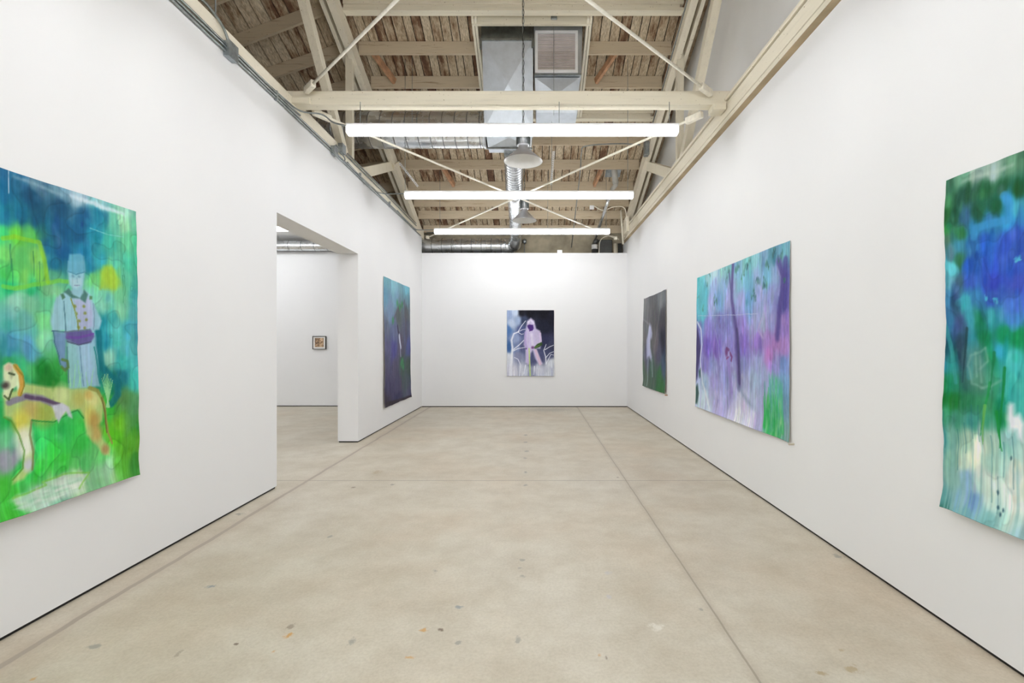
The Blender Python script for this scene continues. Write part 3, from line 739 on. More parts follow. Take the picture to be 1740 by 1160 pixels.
    def wash(s, su, sv, tone=.08, edge=.22, seed=0):
        n = vnoise(s.U, s.Z, su, sv, s.seed+40+seed, 3, .45)
        gx, gz = np.gradient(n); g = np.hypot(gx, gz)+1e-4
        for lv in (-.12, .10):
            e = np.exp(-((n-lv)/(g*1.1))**2)
            s.C = s.C*(1-edge*e)[...,None]
            s.C = s.C*(1+tone*np.tanh((n-lv)/.012)*.6)[...,None]
    def cloth(s, name, lab, depth=.02, curl=.03, edge=.008, grp=None):
        # brushy texture
        s.streak(.07); s.C = s.C*(1+.10*vnoise(s.U, s.Z, .09, .16, s.seed+5, 5))[...,None]
        s.C = s.C + 14*vnoise(s.U, s.Z, .02, .03, s.seed+6, 3)[...,None]
        g_ = s.C.mean(-1, keepdims=True); s.C = np.clip(g_+(s.C-g_)*.93+2, 4, 250)
        fu = (s.U-s.u0)/(s.u1-s.u0); fz = (s.Z-s.z0)/(s.z1-s.z0)
        # wavy deckled side and bottom edges
        eu = edge*(vnoise(s.Z, s.Z*0, .30, 1, s.seed+11, 4))*3
        U = s.U + eu*(fu-.5)*2
        ez = edge*(vnoise(s.U, s.U*0, .35, 1, s.seed+12, 3))*1.6
        Z = s.Z + ez*np.abs(fz-.5)*2
        off = .008 + depth*np.clip(vnoise(s.U, s.Z, .5, .7, s.seed+13, 2)+.35,0,1)*np.clip((1-fz)*3,0.15,1)
        off += curl*np.clip((.10-fz)/.10,0,1)**2*(.4+.6*np.clip(np.sin(fu*5+s.seed)+.4,0,1))
        off += .35*curl*(np.clip((.05-fu)/.05,0,1)**2+np.clip((fu-.95)/.05,0,1)**2)*(1-fz)
        if s.side == 'B': co = np.stack([U, YB-off, Z], -1)
        elif s.side == 'L': co = np.stack([XL+off, U, Z], -1)
        else: co = np.stack([XR-off, U, Z], -1)
        nu, nz = s.nu, s.nz
        i = np.arange(nu*nz).reshape(nu,nz)
        q = np.stack([i[:-1,:-1], i[1:,:-1], i[1:,1:], i[:-1,1:]], -1).reshape(-1,4)
        if s.side in 'L': q = q[:, ::1]
        if s.side == 'R': q = q[:, ::-1]
        if s.side == 'L': pass
        me = bpy.data.meshes.new(name)
        me.vertices.add(nu*nz); me.vertices.foreach_set('co', co.reshape(-1).astype(np.float32))
        me.loops.add(len(q)*4); me.loops.foreach_set('vertex_index', q.reshape(-1).astype(np.int32))
        me.polygons.add(len(q)); me.polygons.foreach_set('loop_start', (np.arange(len(q))*4).astype(np.int32))
        me.polygons.foreach_set('use_smooth', np.ones(len(q), bool))
        me.update(calc_edges=True)
        at = me.color_attributes.new('paint', 'FLOAT_COLOR', 'POINT')
        rgba = np.concatenate([lin(s.C), np.ones(s.C.shape[:2]+(1,))], -1)
        at.data.foreach_set('color', rgba.reshape(-1).astype(np.float32))
        me.materials.append(M['paint']); me.materials.append(M['canvas_back'])
        o = bpy.data.objects.new(name, me); COL.objects.link(o)
        md = o.modifiers.new('thickness', 'SOLIDIFY'); md.thickness = .0022; md.offset = -1
        md.material_offset = 1; md.material_offset_rim = 1
        tag(o, lab, 'painting', grp)
        return o
m, nt, bs = mat('painted_canvas')
a = N(nt, 'ShaderNodeVertexColor', layer_name='paint'); nt.links.new(a.outputs['Color'], bs.inputs['Base Color'])
bs.inputs['Roughness'].default_value = .55; bs.inputs['Specular IOR Level'].default_value = .12
vv = coords(nt); bump(nt, bs, noise(nt, vv, 90, 3), .12, .002); M['paint'] = m

# --- left, large: figure in a pale jacket with a hound
c_ = Canvas('L', 1.45, 3.25, .62, 2.385, .0042, 11)
c_.base([(0,290,20,90,130),(30,300,40,110,150),(60,312,90,140,165),(100,327,110,160,185),(130,337,170,205,220),(165,345,140,200,205),(210,358,160,220,195),(230,363,110,185,165),  # top edge samples include a bluish white sheen, kept as paint
(0,320,10,95,135),(50,340,5,80,120),(100,350,10,75,115),(140,370,10,85,130),(165,365,20,120,150),(190,380,90,190,160),(205,380,150,220,170),(225,380,110,205,165),
(0,370,20,120,150),(30,370,10,100,135),(60,380,10,90,130),(100,390,10,85,130),(130,400,10,90,135),(160,400,20,140,170),(180,410,60,190,165),(210,410,100,208,155),(230,410,60,190,140),
(0,400,60,200,110),(20,400,100,210,60),(50,402,90,205,90),(75,420,20,110,150),(100,430,10,90,145),(140,430,20,130,170),(165,440,40,170,180),(190,450,90,205,170),(215,450,70,200,160),(232,450,60,190,150),
(10,430,110,205,100),(30,440,90,200,100),(60,440,130,210,100),(85,450,20,120,160),(150,455,20,130,165),(10,470,80,210,100),(40,475,110,210,90),(65,470,120,210,80),(85,475,90,190,150),
(155,475,110,210,120),(180,470,160,205,60),(190,480,150,205,70),(210,470,90,200,160),(230,480,60,180,160),(10,490,30,195,120),(50,490,40,190,130),(80,490,120,200,140),(150,500,110,200,170),
(180,510,110,200,180),(200,500,110,205,150),(225,505,60,170,170),(20,510,150,215,190),(50,510,120,200,160),(75,520,100,205,150),(170,520,130,215,180),(200,530,130,215,170),(225,530,80,175,180),
(10,540,90,180,175),(40,545,100,180,170),(70,540,110,205,130),(170,545,20,140,160),(190,540,60,180,180),(215,560,60,175,190),(232,560,60,165,190),(10,580,70,150,185),(40,580,80,160,180),(70,580,130,210,160),
(175,580,30,150,175),(195,570,80,195,190),(220,590,80,190,200),(10,600,60,150,180),(50,600,80,160,190),(80,590,90,200,130),(180,610,140,205,185),(205,620,60,190,185),(230,620,70,190,195),
(10,615,40,160,90),(30,620,60,190,130),(60,625,20,140,50),(75,640,40,120,40),(90,630,50,170,70),(170,625,20,130,130),(190,650,20,140,110),(203,640,20,120,140),(225,650,60,190,180),(235,657,80,200,180),
(180,690,60,200,60),(205,680,90,150,80),(225,690,80,150,110),(236,700,60,160,70),(230,715,50,150,50),(200,720,110,200,40),(190,740,90,200,30),(210,760,90,180,40),(235,750,80,160,40),(225,790,60,140,50),(200,790,90,190,50),
(100,740,50,205,90),(130,750,60,215,80),(90,760,50,210,70),(60,750,50,215,100),(10,740,120,225,160),(10,710,40,190,90),(8,780,170,170,190),(30,805,60,220,90),(60,810,50,205,60),(100,790,60,215,70),(140,790,90,215,110),
(170,770,110,220,120),(180,800,150,205,160),(150,820,130,190,140),(100,820,200,215,200),(60,830,180,210,190),(130,815,200,220,180),(40,850,150,200,170),(20,865,60,190,70),(5,875,60,190,50),(15,845,60,200,60),(0,830,70,210,60),(90,845,120,180,150),(60,860,170,205,190)])
c_.dabs(900, .030, .05, 30, .55); c_.wash(.22,.26,.07,.10); c_.streak(.07, .007, .4); c_.streak(.06, .03, .6); c_.streak(.16, .02, .5, .62, 2.2, (110,225,130))
# pale water patch
c_.poly([(12,845),(22,838),(42,834),(72,825),(66,817),(84,812),(112,803),(108,806),(125,806),(134,800),(133,806),(148,803),(138,815),(126,828),(135,833),(110,840),(70,853),(40,868),(25,870),(14,858)], (196,216,200), .6, .010); c_.dabs(90, .05, .014, alpha=.6, seed=5, box=(16,866,128,812), col=[(214,226,212),(190,216,200),(150,205,170),(230,236,226)])
c_.stroke([(12,845),(42,834),(72,822),(66,817),(112,803),(148,803),(126,830)], .015, (110,200,40), .45)
# shrubs, dark teal halo, hills
c_.poly([(166,462),(171,452),(185,451),(192,460),(193,492),(165,492)], (165,205,50), .75, .012)
c_.stroke([(0,487),(20,490),(50,484),(75,482),(95,478),(120,480)], .03, (120,215,60), .7)
c_.stroke([(0,405),(20,402),(40,408),(62,412),(70,440),(76,480)], .03, (150,215,30), .6)
c_.stroke([(165,565),(166,590),(170,622),(186,640),(197,650),(196,670),(185,685)], .06, (10,110,125), .8)
c_.poly([(204,668),(236,664),(238,700),(225,722),(208,742),(206,700)], (80,150,80), .6, .02)
c_.poly([(58,625),(70,618),(90,630),(95,650),(75,660),(60,648)], (20,130,40), .8, .02)
# figure
JK=(150,196,214); LV=(176,178,216); OL=(60,110,130)
c_.poly([(110,545),(157,545),(163,610),(166,656),(112,662),(110,610)], JK, .85, .008)
c_.poly([(128,585),(150,582),(160,650),(138,655)], (160,190,222), .7, .02)
c_.stroke([(132,588),(134,620),(138,655)], .008, (90,130,170), .7)
c_.stroke([(110,590),(112,650)], .012, OL, .6); c_.stroke([(158,590),(166,650)], .012, (20,130,130), .8)
c_.poly([(90,505),(100,499),(116,494),(140,494),(150,500),(159,520),(170,545),(166,560),(156,562),(156,572),(108,575),(106,562),(84,562),(81,545),(86,515)], JK, .93, .007)
c_.poly([(121,508),(150,506),(156,530),(156,556),(132,562)], LV, .8, .012)
c_.stroke([(104,512),(106,535),(108,565)], .010, OL, .7); c_.stroke([(156,515),(158,535),(157,560)], .010, (110,140,170), .7)
c_.stroke([(84,562),(96,563),(108,565)], .010, (50,90,110), .8)
c_.stroke([(117,508),(123,525),(129,550),(130,564)], .011, (140,150,50), .95)
for p in ((124,521),(126,533),(131,545),(130,557),(140,520),(142,532),(144,543),(141,558)): c_.spot(p[0],p[1],.011,(130,145,60),.9)
c_.poly([(104,497),(112,490),(122,502),(133,506),(139,492),(146,500),(142,514),(132,507),(118,507)], (70,120,112), .95, .005)
c_.poly([(98,500),(103,499),(107,506),(101,509)], (70,120,90), .9, .004); c_.poly([(149,502),(154,503),(154,508),(149,508)], (80,130,80), .9, .004)
c_.poly([(106,564),(152,560),(158,572),(152,583),(130,586),(108,578)], (96,84,150), .92, .006)
c_.stroke([(108,574),(130,574),(156,568)], .02, (110,70,165), .8); c_.stroke([(106,565),(150,560)], .012, (100,120,140), .9); c_.stroke([(110,581),(130,586),(152,581)], .012, (70,80,110), .8)
c_.poly([(86,562),(108,566),(108,608),(112,622),(106,630),(98,620),(95,605),(85,580)], (112,140,195), .88, .008)
c_.stroke([(86,562),(87,582),(96,606),(98,620)], .010, OL, .7)
c_.stroke([(102,612),(110,614),(111,624),(105,629),(100,624)], .022, (90,130,60), .85)
c_.poly([(118,478),(134,478),(138,498),(131,503),(118,499)], (140,190,205), .95, .008)
c_.poly([(110,462),(111,445),(138,445),(140,470),(137,486),(131,493),(122,492),(113,484)], (140,196,212), .95, .007)
c_.poly([(114,474),(135,472),(136,484),(128,491),(119,488)], (172,208,218), .8, .01)
c_.poly([(110,452),(113,433),(133,432),(139,437),(141,462),(125,466),(110,464)], (92,168,196), .92, .006)
c_.stroke([(109,462),(125,467),(141,462)], .010, (70,140,170), .8)
for x in (120,131): c_.spot(x,471,.011,(110,160,185),.9,.6)
c_.stroke([(126,472),(127,480)], .008, (130,175,195), .8); c_.stroke([(122,485),(131,485)], .008, (130,150,180), .9)
# grass blades
for a_,b_ in (((115,656),(112,625)),((120,657),(124,618)),((128,656),(135,630)),((133,657),(128,612)),((145,656),(142,630)),((150,656),(156,622))): c_.stroke([a_,b_], .012, (150,225,160), .75, w2=.003)
for q in range(8):
    c_.stroke([(181-q*.6,690),(170+q*2.6,632+abs(q-3)*3.4)], .016, (150,220,150), .85, w2=.004)
# hound
DG=(196,208,128)
c_.poly([(0,668),(20,662),(38,651),(68,656),(114,661),(148,658),(163,664),(172,685),(170,715),(160,722),(168,742),(182,765),(182,776),(172,774),(158,755),(142,738),(136,708),(128,697),(112,700),(85,716),(58,712),(47,712),(44,740),(50,775),(46,798),(34,812),(14,822),(14,814),(32,795),(34,765),(24,735),(12,708),(0,705)], DG, .86, .01)
for (x,y,r_,cc,al) in ((45,692,.05,(190,150,80),.6),(60,700,.045,(190,160,80),.5),(72,702,.06,(150,170,60),.7),(28,712,.05,(215,205,70),.8),(33,740,.05,(228,228,205),.85),(37,762,.045,(232,236,222),.9),(130,680,.05,(196,178,80),.55),
  (152,680,.05,(225,220,140),.8),(145,705,.045,(210,196,90),.7),(155,715,.045,(190,140,64),.7),(160,735,.045,(200,165,90),.8),(175,764,.03,(176,136,84),.8),(100,672,.05,(205,220,150),.8),(145,672,.03,(212,166,80),.6),(42,790,.03,(200,200,215),.9)): c_.spot(x,y,r_,cc,al,1.3)
c_.stroke([(148,659),(162,664),(172,685),(176,710),(180,735),(186,754)], .035, (150,150,70), .9, w2=.016); c_.stroke([(168,676),(174,700),(178,735)], .012, (110,90,50), .8)
c_.stroke([(0,706),(12,712),(26,738),(34,765),(32,795),(14,815)], .012, (90,150,50), .7); c_.stroke([(47,712),(44,738),(50,770),(48,797)], .014, (130,130,80), .8); c_.stroke([(48,712),(85,716),(125,698),(136,712)], .012, (40,150,60), .8)
c_.stroke([(10,682),(38,672),(64,676),(90,688),(104,694)], .045, (128,122,146), .9); c_.stroke([(38,672),(64,677),(95,686)], .025, (86,66,98), .9)
c_.poly([(82,688),(100,684),(112,692),(117,712),(110,708),(106,700),(100,706),(94,718),(88,706)], (204,208,222), .92, .006)
c_.poly([(0,622),(8,617),(18,619),(28,630),(35,648),(34,664),(28,670),(22,655),(14,662),(12,676),(6,679),(0,674)], (222,230,185), .95, .006)
c_.stroke([(20,622),(29,635),(31,655),(28,668)], .03, (205,150,50), .9); c_.stroke([(17,620),(33,638),(35,655),(29,671)], .010, (140,130,40), .8)
c_.stroke([(10,634),(18,636)], .014, (70,90,60), .95); c_.spot(5,654,.022,(70,60,60),.95); c_.stroke([(2,672),(9,678),(14,664),(16,660)], .012, (70,90,50), .9); c_.spot(9,626,.02,(210,170,150),.7)
for (x0,y0) in ((12,415),(52,428),(15,440),(62,445),(206,455),(204,468)): c_.stroke([(x0,y0),(x0+2,y0+48)], .008, (30,110,80), .55, w2=.004)
c_.stroke([(12,284),(12,330)], .004, (210,230,240), .7); c_.stroke([(150,388),(180,398),(205,402)], .008, (130,210,210), .6)
for q in range(9): c_.stroke([(118+q*9,333+q*3),(134+q*9,341+q*3)], .035, (222,236,244), .55, 1.0)  # pale sheen along the top edge, painted into the canvas colour
for q in range(5): c_.stroke([(22+q*16,300+q*6),(38+q*16,307+q*6)], .03, (140,175,195), .5, 1.0)  # fainter part of the painted sheen, towards the left
c_.dabs(700, .012, .03, 20, .45, seed=3); c_.streak(.05,.006,.5); c_.cloth('wall_painting', 'large green and blue painting of a standing figure and a hound on the left wall', depth=.02, curl=.035, edge=.010)

# --- right, near: green, blue and turquoise
c_ = Canvas('R', 1.15, 2.565, .64, 2.365, .0042, 23)
c_.base([(1606,315,30,120,60),(1615,312,60,120,100),(1640,302,100,160,130),(1665,294,130,160,150),(1690,290,150,175,165),(1720,275,90,140,110),(1738,262,70,120,90),(1610,340,60,150,90),(1630,335,20,90,60),(1650,330,30,90,70),
(1680,320,20,90,50),(1710,315,20,85,50),(1735,320,10,80,40),(1608,365,20,100,40),(1625,370,20,90,60),(1645,370,40,100,140),(1670,360,20,90,60),(1700,350,10,85,50),(1720,335,40,140,200),(1735,350,60,160,190),
(1610,390,40,140,60),(1640,395,30,110,60),(1658,390,40,140,200),(1690,378,40,130,190),(1720,372,40,150,210),(1612,410,70,110,90),(1635,415,50,130,160),(1655,410,30,100,170),(1680,410,30,90,200),(1720,410,40,80,200),(1738,400,50,90,200),
(1608,440,60,160,190),(1622,455,80,190,200),(1620,430,60,110,120),(1635,440,40,110,80),(1650,450,20,80,190),(1690,450,40,80,205),(1730,450,50,90,205),(1603,480,50,130,170),(1618,480,90,160,180),(1632,480,50,90,110),(1650,480,50,90,200),
(1690,485,40,60,190),(1730,485,60,80,195),(1600,510,60,100,180),(1612,510,60,140,190),(1625,510,50,90,140),(1645,515,60,190,200),(1660,510,50,130,190),(1690,510,50,90,190),(1730,520,60,100,200),(1600,550,40,110,180),(1615,550,50,130,180),
(1635,550,80,100,180),(1650,545,60,170,190),(1668,545,10,130,90),(1690,540,40,140,160),(1725,545,60,130,200),(1602,590,50,130,190),(1618,590,20,90,110),(1635,590,50,80,110),(1655,590,30,140,160),(1675,580,10,130,80),(1710,570,10,140,90),(1735,575,10,140,80),
(1602,620,50,150,190),(1625,620,40,150,150),(1640,610,50,80,100),(1660,620,60,130,130),(1690,610,20,140,90),(1700,600,40,160,190),(1730,610,60,180,180),(1603,650,20,130,70),(1625,650,30,150,110),(1645,650,40,110,100),(1665,650,60,140,110),
(1690,650,50,160,120),(1720,650,60,180,170),(1603,685,10,120,40),(1625,685,20,130,50),(1650,690,40,140,90),(1680,690,60,170,110),(1710,690,30,160,130),(1735,680,60,180,170),(1605,710,60,160,120),(1630,715,60,150,120),(1655,715,60,150,140),
(1690,715,60,170,130),(1705,705,20,150,80),(1720,745,150,200,200),(1603,740,60,170,180),(1625,745,120,180,160),(1650,750,170,205,180),(1665,755,230,235,210),(1690,750,170,210,190),(1715,762,140,205,195),(1735,770,180,220,210),
(1605,780,80,170,180),(1625,785,130,185,160),(1645,790,190,210,190),(1660,785,225,235,205),(1690,790,170,215,200),(1730,790,210,225,215),(1603,810,110,170,180),(1625,815,130,180,165),(1650,815,130,170,200),(1670,820,180,210,200),(1690,820,210,225,215),
(1735,830,220,230,220),(1608,845,90,160,160),(1640,850,120,165,190),(1660,850,110,150,200),(1690,850,190,220,210),(1730,850,225,235,225),(1615,865,60,130,120),(1650,870,110,170,180),(1690,880,120,180,180),(1730,890,190,220,205),(1738,905,150,190,200)])
c_.dabs(900, .022, .06, 30, .6); c_.wash(.16,.32,.07,.07); c_.streak(.10, .007, .5); c_.streak(.5, .010, .6, .85, 1.30, (40,140,145)); c_.streak(.35, .010, .6, .8, 1.2, (235,240,225))
c_.stroke([(1660,402),(1664,386),(1690,378),(1720,373),(1722,345),(1712,330)], .05, (50,150,215), .7); c_.stroke([(1601,440),(1615,450),(1622,462)], .05, (90,200,215), .85)
c_.stroke([(1632,515),(1648,510),(1652,540),(1650,590),(1652,640)], .05, (60,170,195), .55); c_.stroke([(1628,520),(1640,560),(1640,640)], .08, (40,80,100), .55, 1)
c_.stroke([(1603,530),(1612,560),(1622,600),(1628,650)], .03, (60,170,170), .6)
c_.spot(1660,604,.07,(90,150,140),.6,.9); c_.spot(1666,640,.08,(100,165,145),.5,1.1)
for P_ in ([(1678,592),(1668,600),(1652,604),(1648,622)],[(1678,592),(1682,614),(1668,628)],[(1650,625),(1656,652),(1676,660)],[(1672,660),(1690,654),(1706,645)],[(1660,600),(1664,640)],[(1668,606),(1672,650)]): c_.stroke(P_, .022, (150,196,182), .38, 1)
c_.poly([(1718,690),(1722,684),(1729,686),(1731,704),(1740,702),(1750,720),(1745,748),(1738,742),(1735,730),(1722,730),(1717,712)], (240,240,250), .95, .015)
for (x0,y0,x1,y1,cc) in ((1687,650,1672,740,(30,160,80)),(1713,625,1703,760,(10,140,60)),(1680,690,1674,755,(110,190,90)),(1645,560,1640,650,(30,70,80)),(1700,700,1706,765,(20,150,60)),(1694,600,1688,660,(20,130,80))): c_.stroke([(x0,y0),(x1,y1)], .022, cc, .8, w2=.006)
for x0,y0,ln in ((1657,690,55),(1668,690,60),(1690,740,110),(1701,810,60),(1710,750,60),(1727,740,90),(1633,730,70),(1612,700,60),(1645,720,50)): c_.stroke([(x0,y0),(x0+1,y0+ln)], .010, (30,110,120), .5, 1)
for x0,y0 in ((1701,835),(1706,870),(1710,862),(1702,858),(1722,777)): c_.spot(x0,y0,.0055,(20,70,90),.8,2.2)
for x0,y0 in ((1736,440),(1731,441),(1680,505),(1697,510)): c_.dabs(5, .010, .012, alpha=.8, seed=int(x0), box=(x0-3,y0-3,x0+3,y0+3), col=[(90,205,222),(60,170,215)])
for q in range(6): c_.stroke([(1640+q*14,309-q*5),(1654+q*14,303-q*5)], .035, (180,205,190), .4, 1)
c_.cloth('wall_painting', 'large unstretched green, cobalt and turquoise painting cut by the right edge of the photo', depth=.02, curl=.03, edge=.014)

# --- right, middle: violet wood
c_ = Canvas('R', 4.13, 6.51, .66, 2.385, .0055, 37)
c_.base([(1185,480,70,190,200),(1195,475,110,205,210),(1200,500,90,190,215),(1195,530,80,195,210),(1190,540,100,180,215),(1205,465,150,205,215),(1215,460,180,215,225),(1230,455,140,200,205),(1240,452,120,190,195),(1255,448,120,170,200),
(1270,440,110,180,185),(1285,435,140,205,215),(1300,430,130,180,215),(1315,425,80,150,170),(1325,420,100,160,190),(1337,418,110,180,200),(1215,490,150,175,220),(1230,490,140,180,220),(1245,485,150,170,215),(1260,480,130,190,215),(1275,480,110,180,210),
(1290,475,150,175,220),(1305,470,120,190,220),(1320,465,150,180,225),(1335,470,90,90,160),(1210,515,150,160,210),(1225,510,120,170,220),(1240,515,150,155,210),(1262,510,160,165,220),(1275,510,110,170,220),(1295,505,160,170,225),(1315,500,150,160,220),(1335,510,85,85,165),
(1190,555,130,130,205),(1205,555,140,130,210),(1225,550,130,130,200),(1240,550,130,130,200),(1262,550,150,135,215),(1285,550,160,165,215),(1300,545,165,180,215),(1315,550,150,155,215),(1335,555,150,120,200),(1205,590,120,95,200),(1220,590,130,105,205),(1240,590,150,140,215),
(1265,585,140,115,210),(1290,580,155,120,215),(1310,580,165,130,205),(1320,590,180,130,205),(1335,590,170,130,200),(1200,620,140,130,210),(1215,620,150,160,220),(1235,620,160,160,225),(1265,620,150,155,220),(1290,615,160,170,220),(1310,605,190,130,205),(1322,620,140,140,200),(1335,620,110,140,200),
(1200,650,170,200,225),(1215,650,165,160,220),(1235,650,150,160,215),(1265,650,170,180,220),(1285,650,165,190,220),(1305,650,160,170,215),(1315,660,120,190,190),(1335,650,110,160,200),(1200,680,200,220,230),(1215,680,180,180,225),(1240,680,165,165,220),(1265,680,210,210,235),(1285,680,175,190,220),
(1300,690,170,175,220),(1312,700,80,200,120),(1320,690,60,190,110),(1335,690,90,150,170),(1205,695,200,215,235),(1225,700,180,175,225),(1245,700,200,200,235),(1260,710,235,238,245),(1280,715,225,225,245),(1295,720,180,180,225),(1308,725,110,200,150),(1320,725,50,190,80),(1335,735,100,170,150)])
c_.dabs(1400, .035, .09, 28, .55); c_.wash(.18,.60,.04,.03); c_.streak(.10, .012, .4); c_.streak(.45, .02, .4, .66, 1.4, (208,208,238)); c_.streak(.25, .02, .5, .66, 1.7, (140,125,210))
c_.poly([(1184,476),(1195,472),(1203,500),(1205,535),(1198,545),(1188,543),(1184,520)], (96,198,212), .7, .03)
TR=(84,70,138)
c_.stroke([(1247,448),(1246,480),(1246,507),(1249,530),(1253,560),(1254,590),(1257,620),(1258,655)], .10, TR, .85, .8, w2=.16); c_.stroke([(1240,460),(1243,485),(1246,507)], .05, (90,90,150), .8); c_.stroke([(1256,655),(1266,672),(1280,690)], .10, (130,150,185), .6, 1)
c_.stroke([(1254,560),(1257,600),(1259,650)], .07, (70,62,110), .6)
c_.stroke([(1325,445),(1333,470),(1332,500),(1328,530),(1324,575)], .14, (78,66,140), .8, .7, w2=.10); c_.stroke([(1337,440),(1337,520)], .10, (70,60,140), .7); c_.stroke([(1322,455),(1328,470),(1326,500)], .05, (160,160,215), .5,1)
c_.poly([(1184,562),(1187,557),(1191,575),(1193,592),(1190,620),(1188,640),(1184,652)], (66,58,112), .92, .03); c_.poly([(1184,658),(1188,652),(1190,668),(1188,686),(1184,686)], (48,84,78), .92, .02)
c_.stroke([(1187,548),(1193,560),(1195,585),(1192,610),(1196,650),(1205,680),(1209,696)], .05, (224,232,244), .75); c_.poly([(1190,630),(1193,626),(1193,640),(1191,642)], (50,90,80), .9, .02)
c_.stroke([(1240,615),(1243,640),(1245,665)], .12, (150,128,206), .7, .8)
c_.spot(1237,599,.05,(120,64,130),.85,1.2); c_.stroke([(1237,592),(1241,594)], .05, (110,60,120), .8); c_.stroke([(1243,600),(1246,606),(1245,612)], .05, (126,66,130), .85); c_.stroke([(1237,610),(1241,606)], .03, (140,70,130), .8); c_.spot(1241,602,.035,(176,166,220),.8)
c_.stroke([(1300,575),(1290,560),(1298,540)], .04, (190,170,215), .6, 1); c_.stroke([(1226,620),(1224,585),(1218,560)], .04, (170,170,225), .5, 1)
for q in range(26):
    x = 1302+RNG.random()*30; y = 700+RNG.random()*20; 
    c_.stroke([(x,y+18),(x-3+RNG.random()*4,y-30-RNG.random()*35)], .06, ((40,190,80),(90,205,130),(60,180,150),(130,200,150))[q%4], .7, w2=.012)
c_.dabs(160, .022, .11, alpha=.6, seed=8, box=(1305,680,1330,742), col=[(40,190,80),(70,200,110),(110,205,140),(30,170,80),(150,205,150),(60,160,130)]); c_.dabs(60, .02, .10, alpha=.5, seed=9, box=(1310,640,1334,700), col=[(90,190,150),(110,170,200),(70,190,120)])
for (x,y) in ((1187,503),(1197,523),(1217,504),(1216,512),(1220,510),(1240,460),(1236,476),(1232,455),(1256,455),(1265,465),(1263,472),(1270,450),(1272,455),(1253,458),(1275,445),(1288,478),(1293,480),(1300,485),(1304,484),(1301,475),(1282,502),(1285,507),(1283,497),(1304,448),(1306,452),(1315,430),(1318,425),(1331,432),(1326,440),(1335,475),(1207,468),(1202,483)):
    c_.dabs(5, .016, .035, alpha=.85, seed=int(x), box=(x-2,y-4,x+2,y+4), col=[(60,115,110),(80,150,130),(50,95,110)])
c_.stroke([(1188,537),(1240,535),(1290,532)], .010, (190,200,230), .7)
c_.cloth('wall_painting', 'violet woodland painting with a dark trunk and green grass corner, middle of right wall', depth=.02, curl=.02, edge=.006)

# --- right, far: grey with white standing shape
c_ = Canvas('R', 8.03, 9.70, .66, 2.40, .008, 41)
c_.base([(1095,515,130,130,135),(1110,510,95,95,100),(1125,505,120,125,130),(1100,540,110,112,118),(1115,540,85,85,90),(1127,545,60,60,70),(1095,580,115,115,115),(1115,580,105,100,105),(1128,580,25,25,50),(1100,605,100,100,125),(1120,605,85,85,110),(1095,630,80,100,85),
(1110,640,70,100,85),(1122,640,50,110,60),(1128,620,60,80,110),(1125,660,40,110,50),(1100,655,90,110,95)])
c_.dabs(500, .05, .16, 16, .5); c_.streak(.12, .06, .5)
W=(205,208,236)
c_.poly([(1105.5,550),(1108,554),(1109.5,566),(1109,574),(1106.5,578),(1106,590),(1109,606),(1108,612),(1104,606),(1100.5,609),(1100.5,592),(1100.5,578),(1103,566),(1104,556)], (186,190,226), .9, .04, .3); c_.stroke([(1105.5,556),(1105,570),(1104.5,600)], .12, W, .9, 1)
c_.stroke([(1103,610),(1102,636),(1101,655)], .045, (170,195,205), .8); c_.stroke([(1109,610),(1110,640)], .045, (170,195,205), .8); c_.stroke([(1085,525),(1092,540),(1106,552)], .06, (150,150,160), .5, 1); c_.stroke([(1124,500),(1121,540),(1112,600)], .05, (135,132,138), .6, 1)
c_.cloth('wall_painting', 'narrow looking dark grey painting with a white shape over green, farthest on the right wall', depth=.03, curl=.02, edge=.016)

# --- left, far: slate blue landscape
c_ = Canvas('L', 8.56, 10.36, .36, 2.70, .008, 53)
c_.base([(655,475,110,170,185),(670,485,130,190,205),(690,492,110,185,205),(655,500,100,150,180),(672,510,120,160,190),(690,510,100,140,160),(660,530,120,145,180),(675,535,90,100,100),(690,530,90,95,100),(655,560,95,105,130),(670,560,100,110,150),(690,560,85,90,120),
(655,590,90,90,130),(668,595,80,80,150),(680,590,90,85,110),(692,590,80,90,150),(655,620,80,80,110),(670,620,85,80,110),(682,620,60,90,80),(692,620,65,85,80),(658,660,65,60,100),(675,655,75,70,105),(690,650,70,85,95),(655,685,50,42,62),(675,677,50,48,88),(692,670,80,80,110)])
c_.dabs(500, .05, .16, 16, .5); c_.streak(.08, .05, .6)
c_.stroke([(686,512),(688,540),(689,580),(682,620),(680,660)], .14, (88,78,92), .6, .9); c_.stroke([(684,515),(676,525),(668,540)], .10, (92,84,100), .7, .9)
for (x,y) in ((674,515),(678,522),(682,517),(666,545),(683,612),(684,622),(681,618)): c_.spot(x,y,.08,(60,150,90),.75)
c_.stroke([(674,554),(675,562),(677,570)], .10, (62,56,84), .95); c_.stroke([(677,570),(678,580),(680,590)], .11, (205,212,232), .95); c_.stroke([(679,590),(680,605)], .06, (170,175,205), .8)
c_.stroke([(654,687),(675,681),(696,674)], .10, (46,36,46), .85)
c_.cloth('wall_painting', 'tall slate blue and violet landscape painting on the short left wall past the doorway', depth=.03, curl=.02, edge=.012)

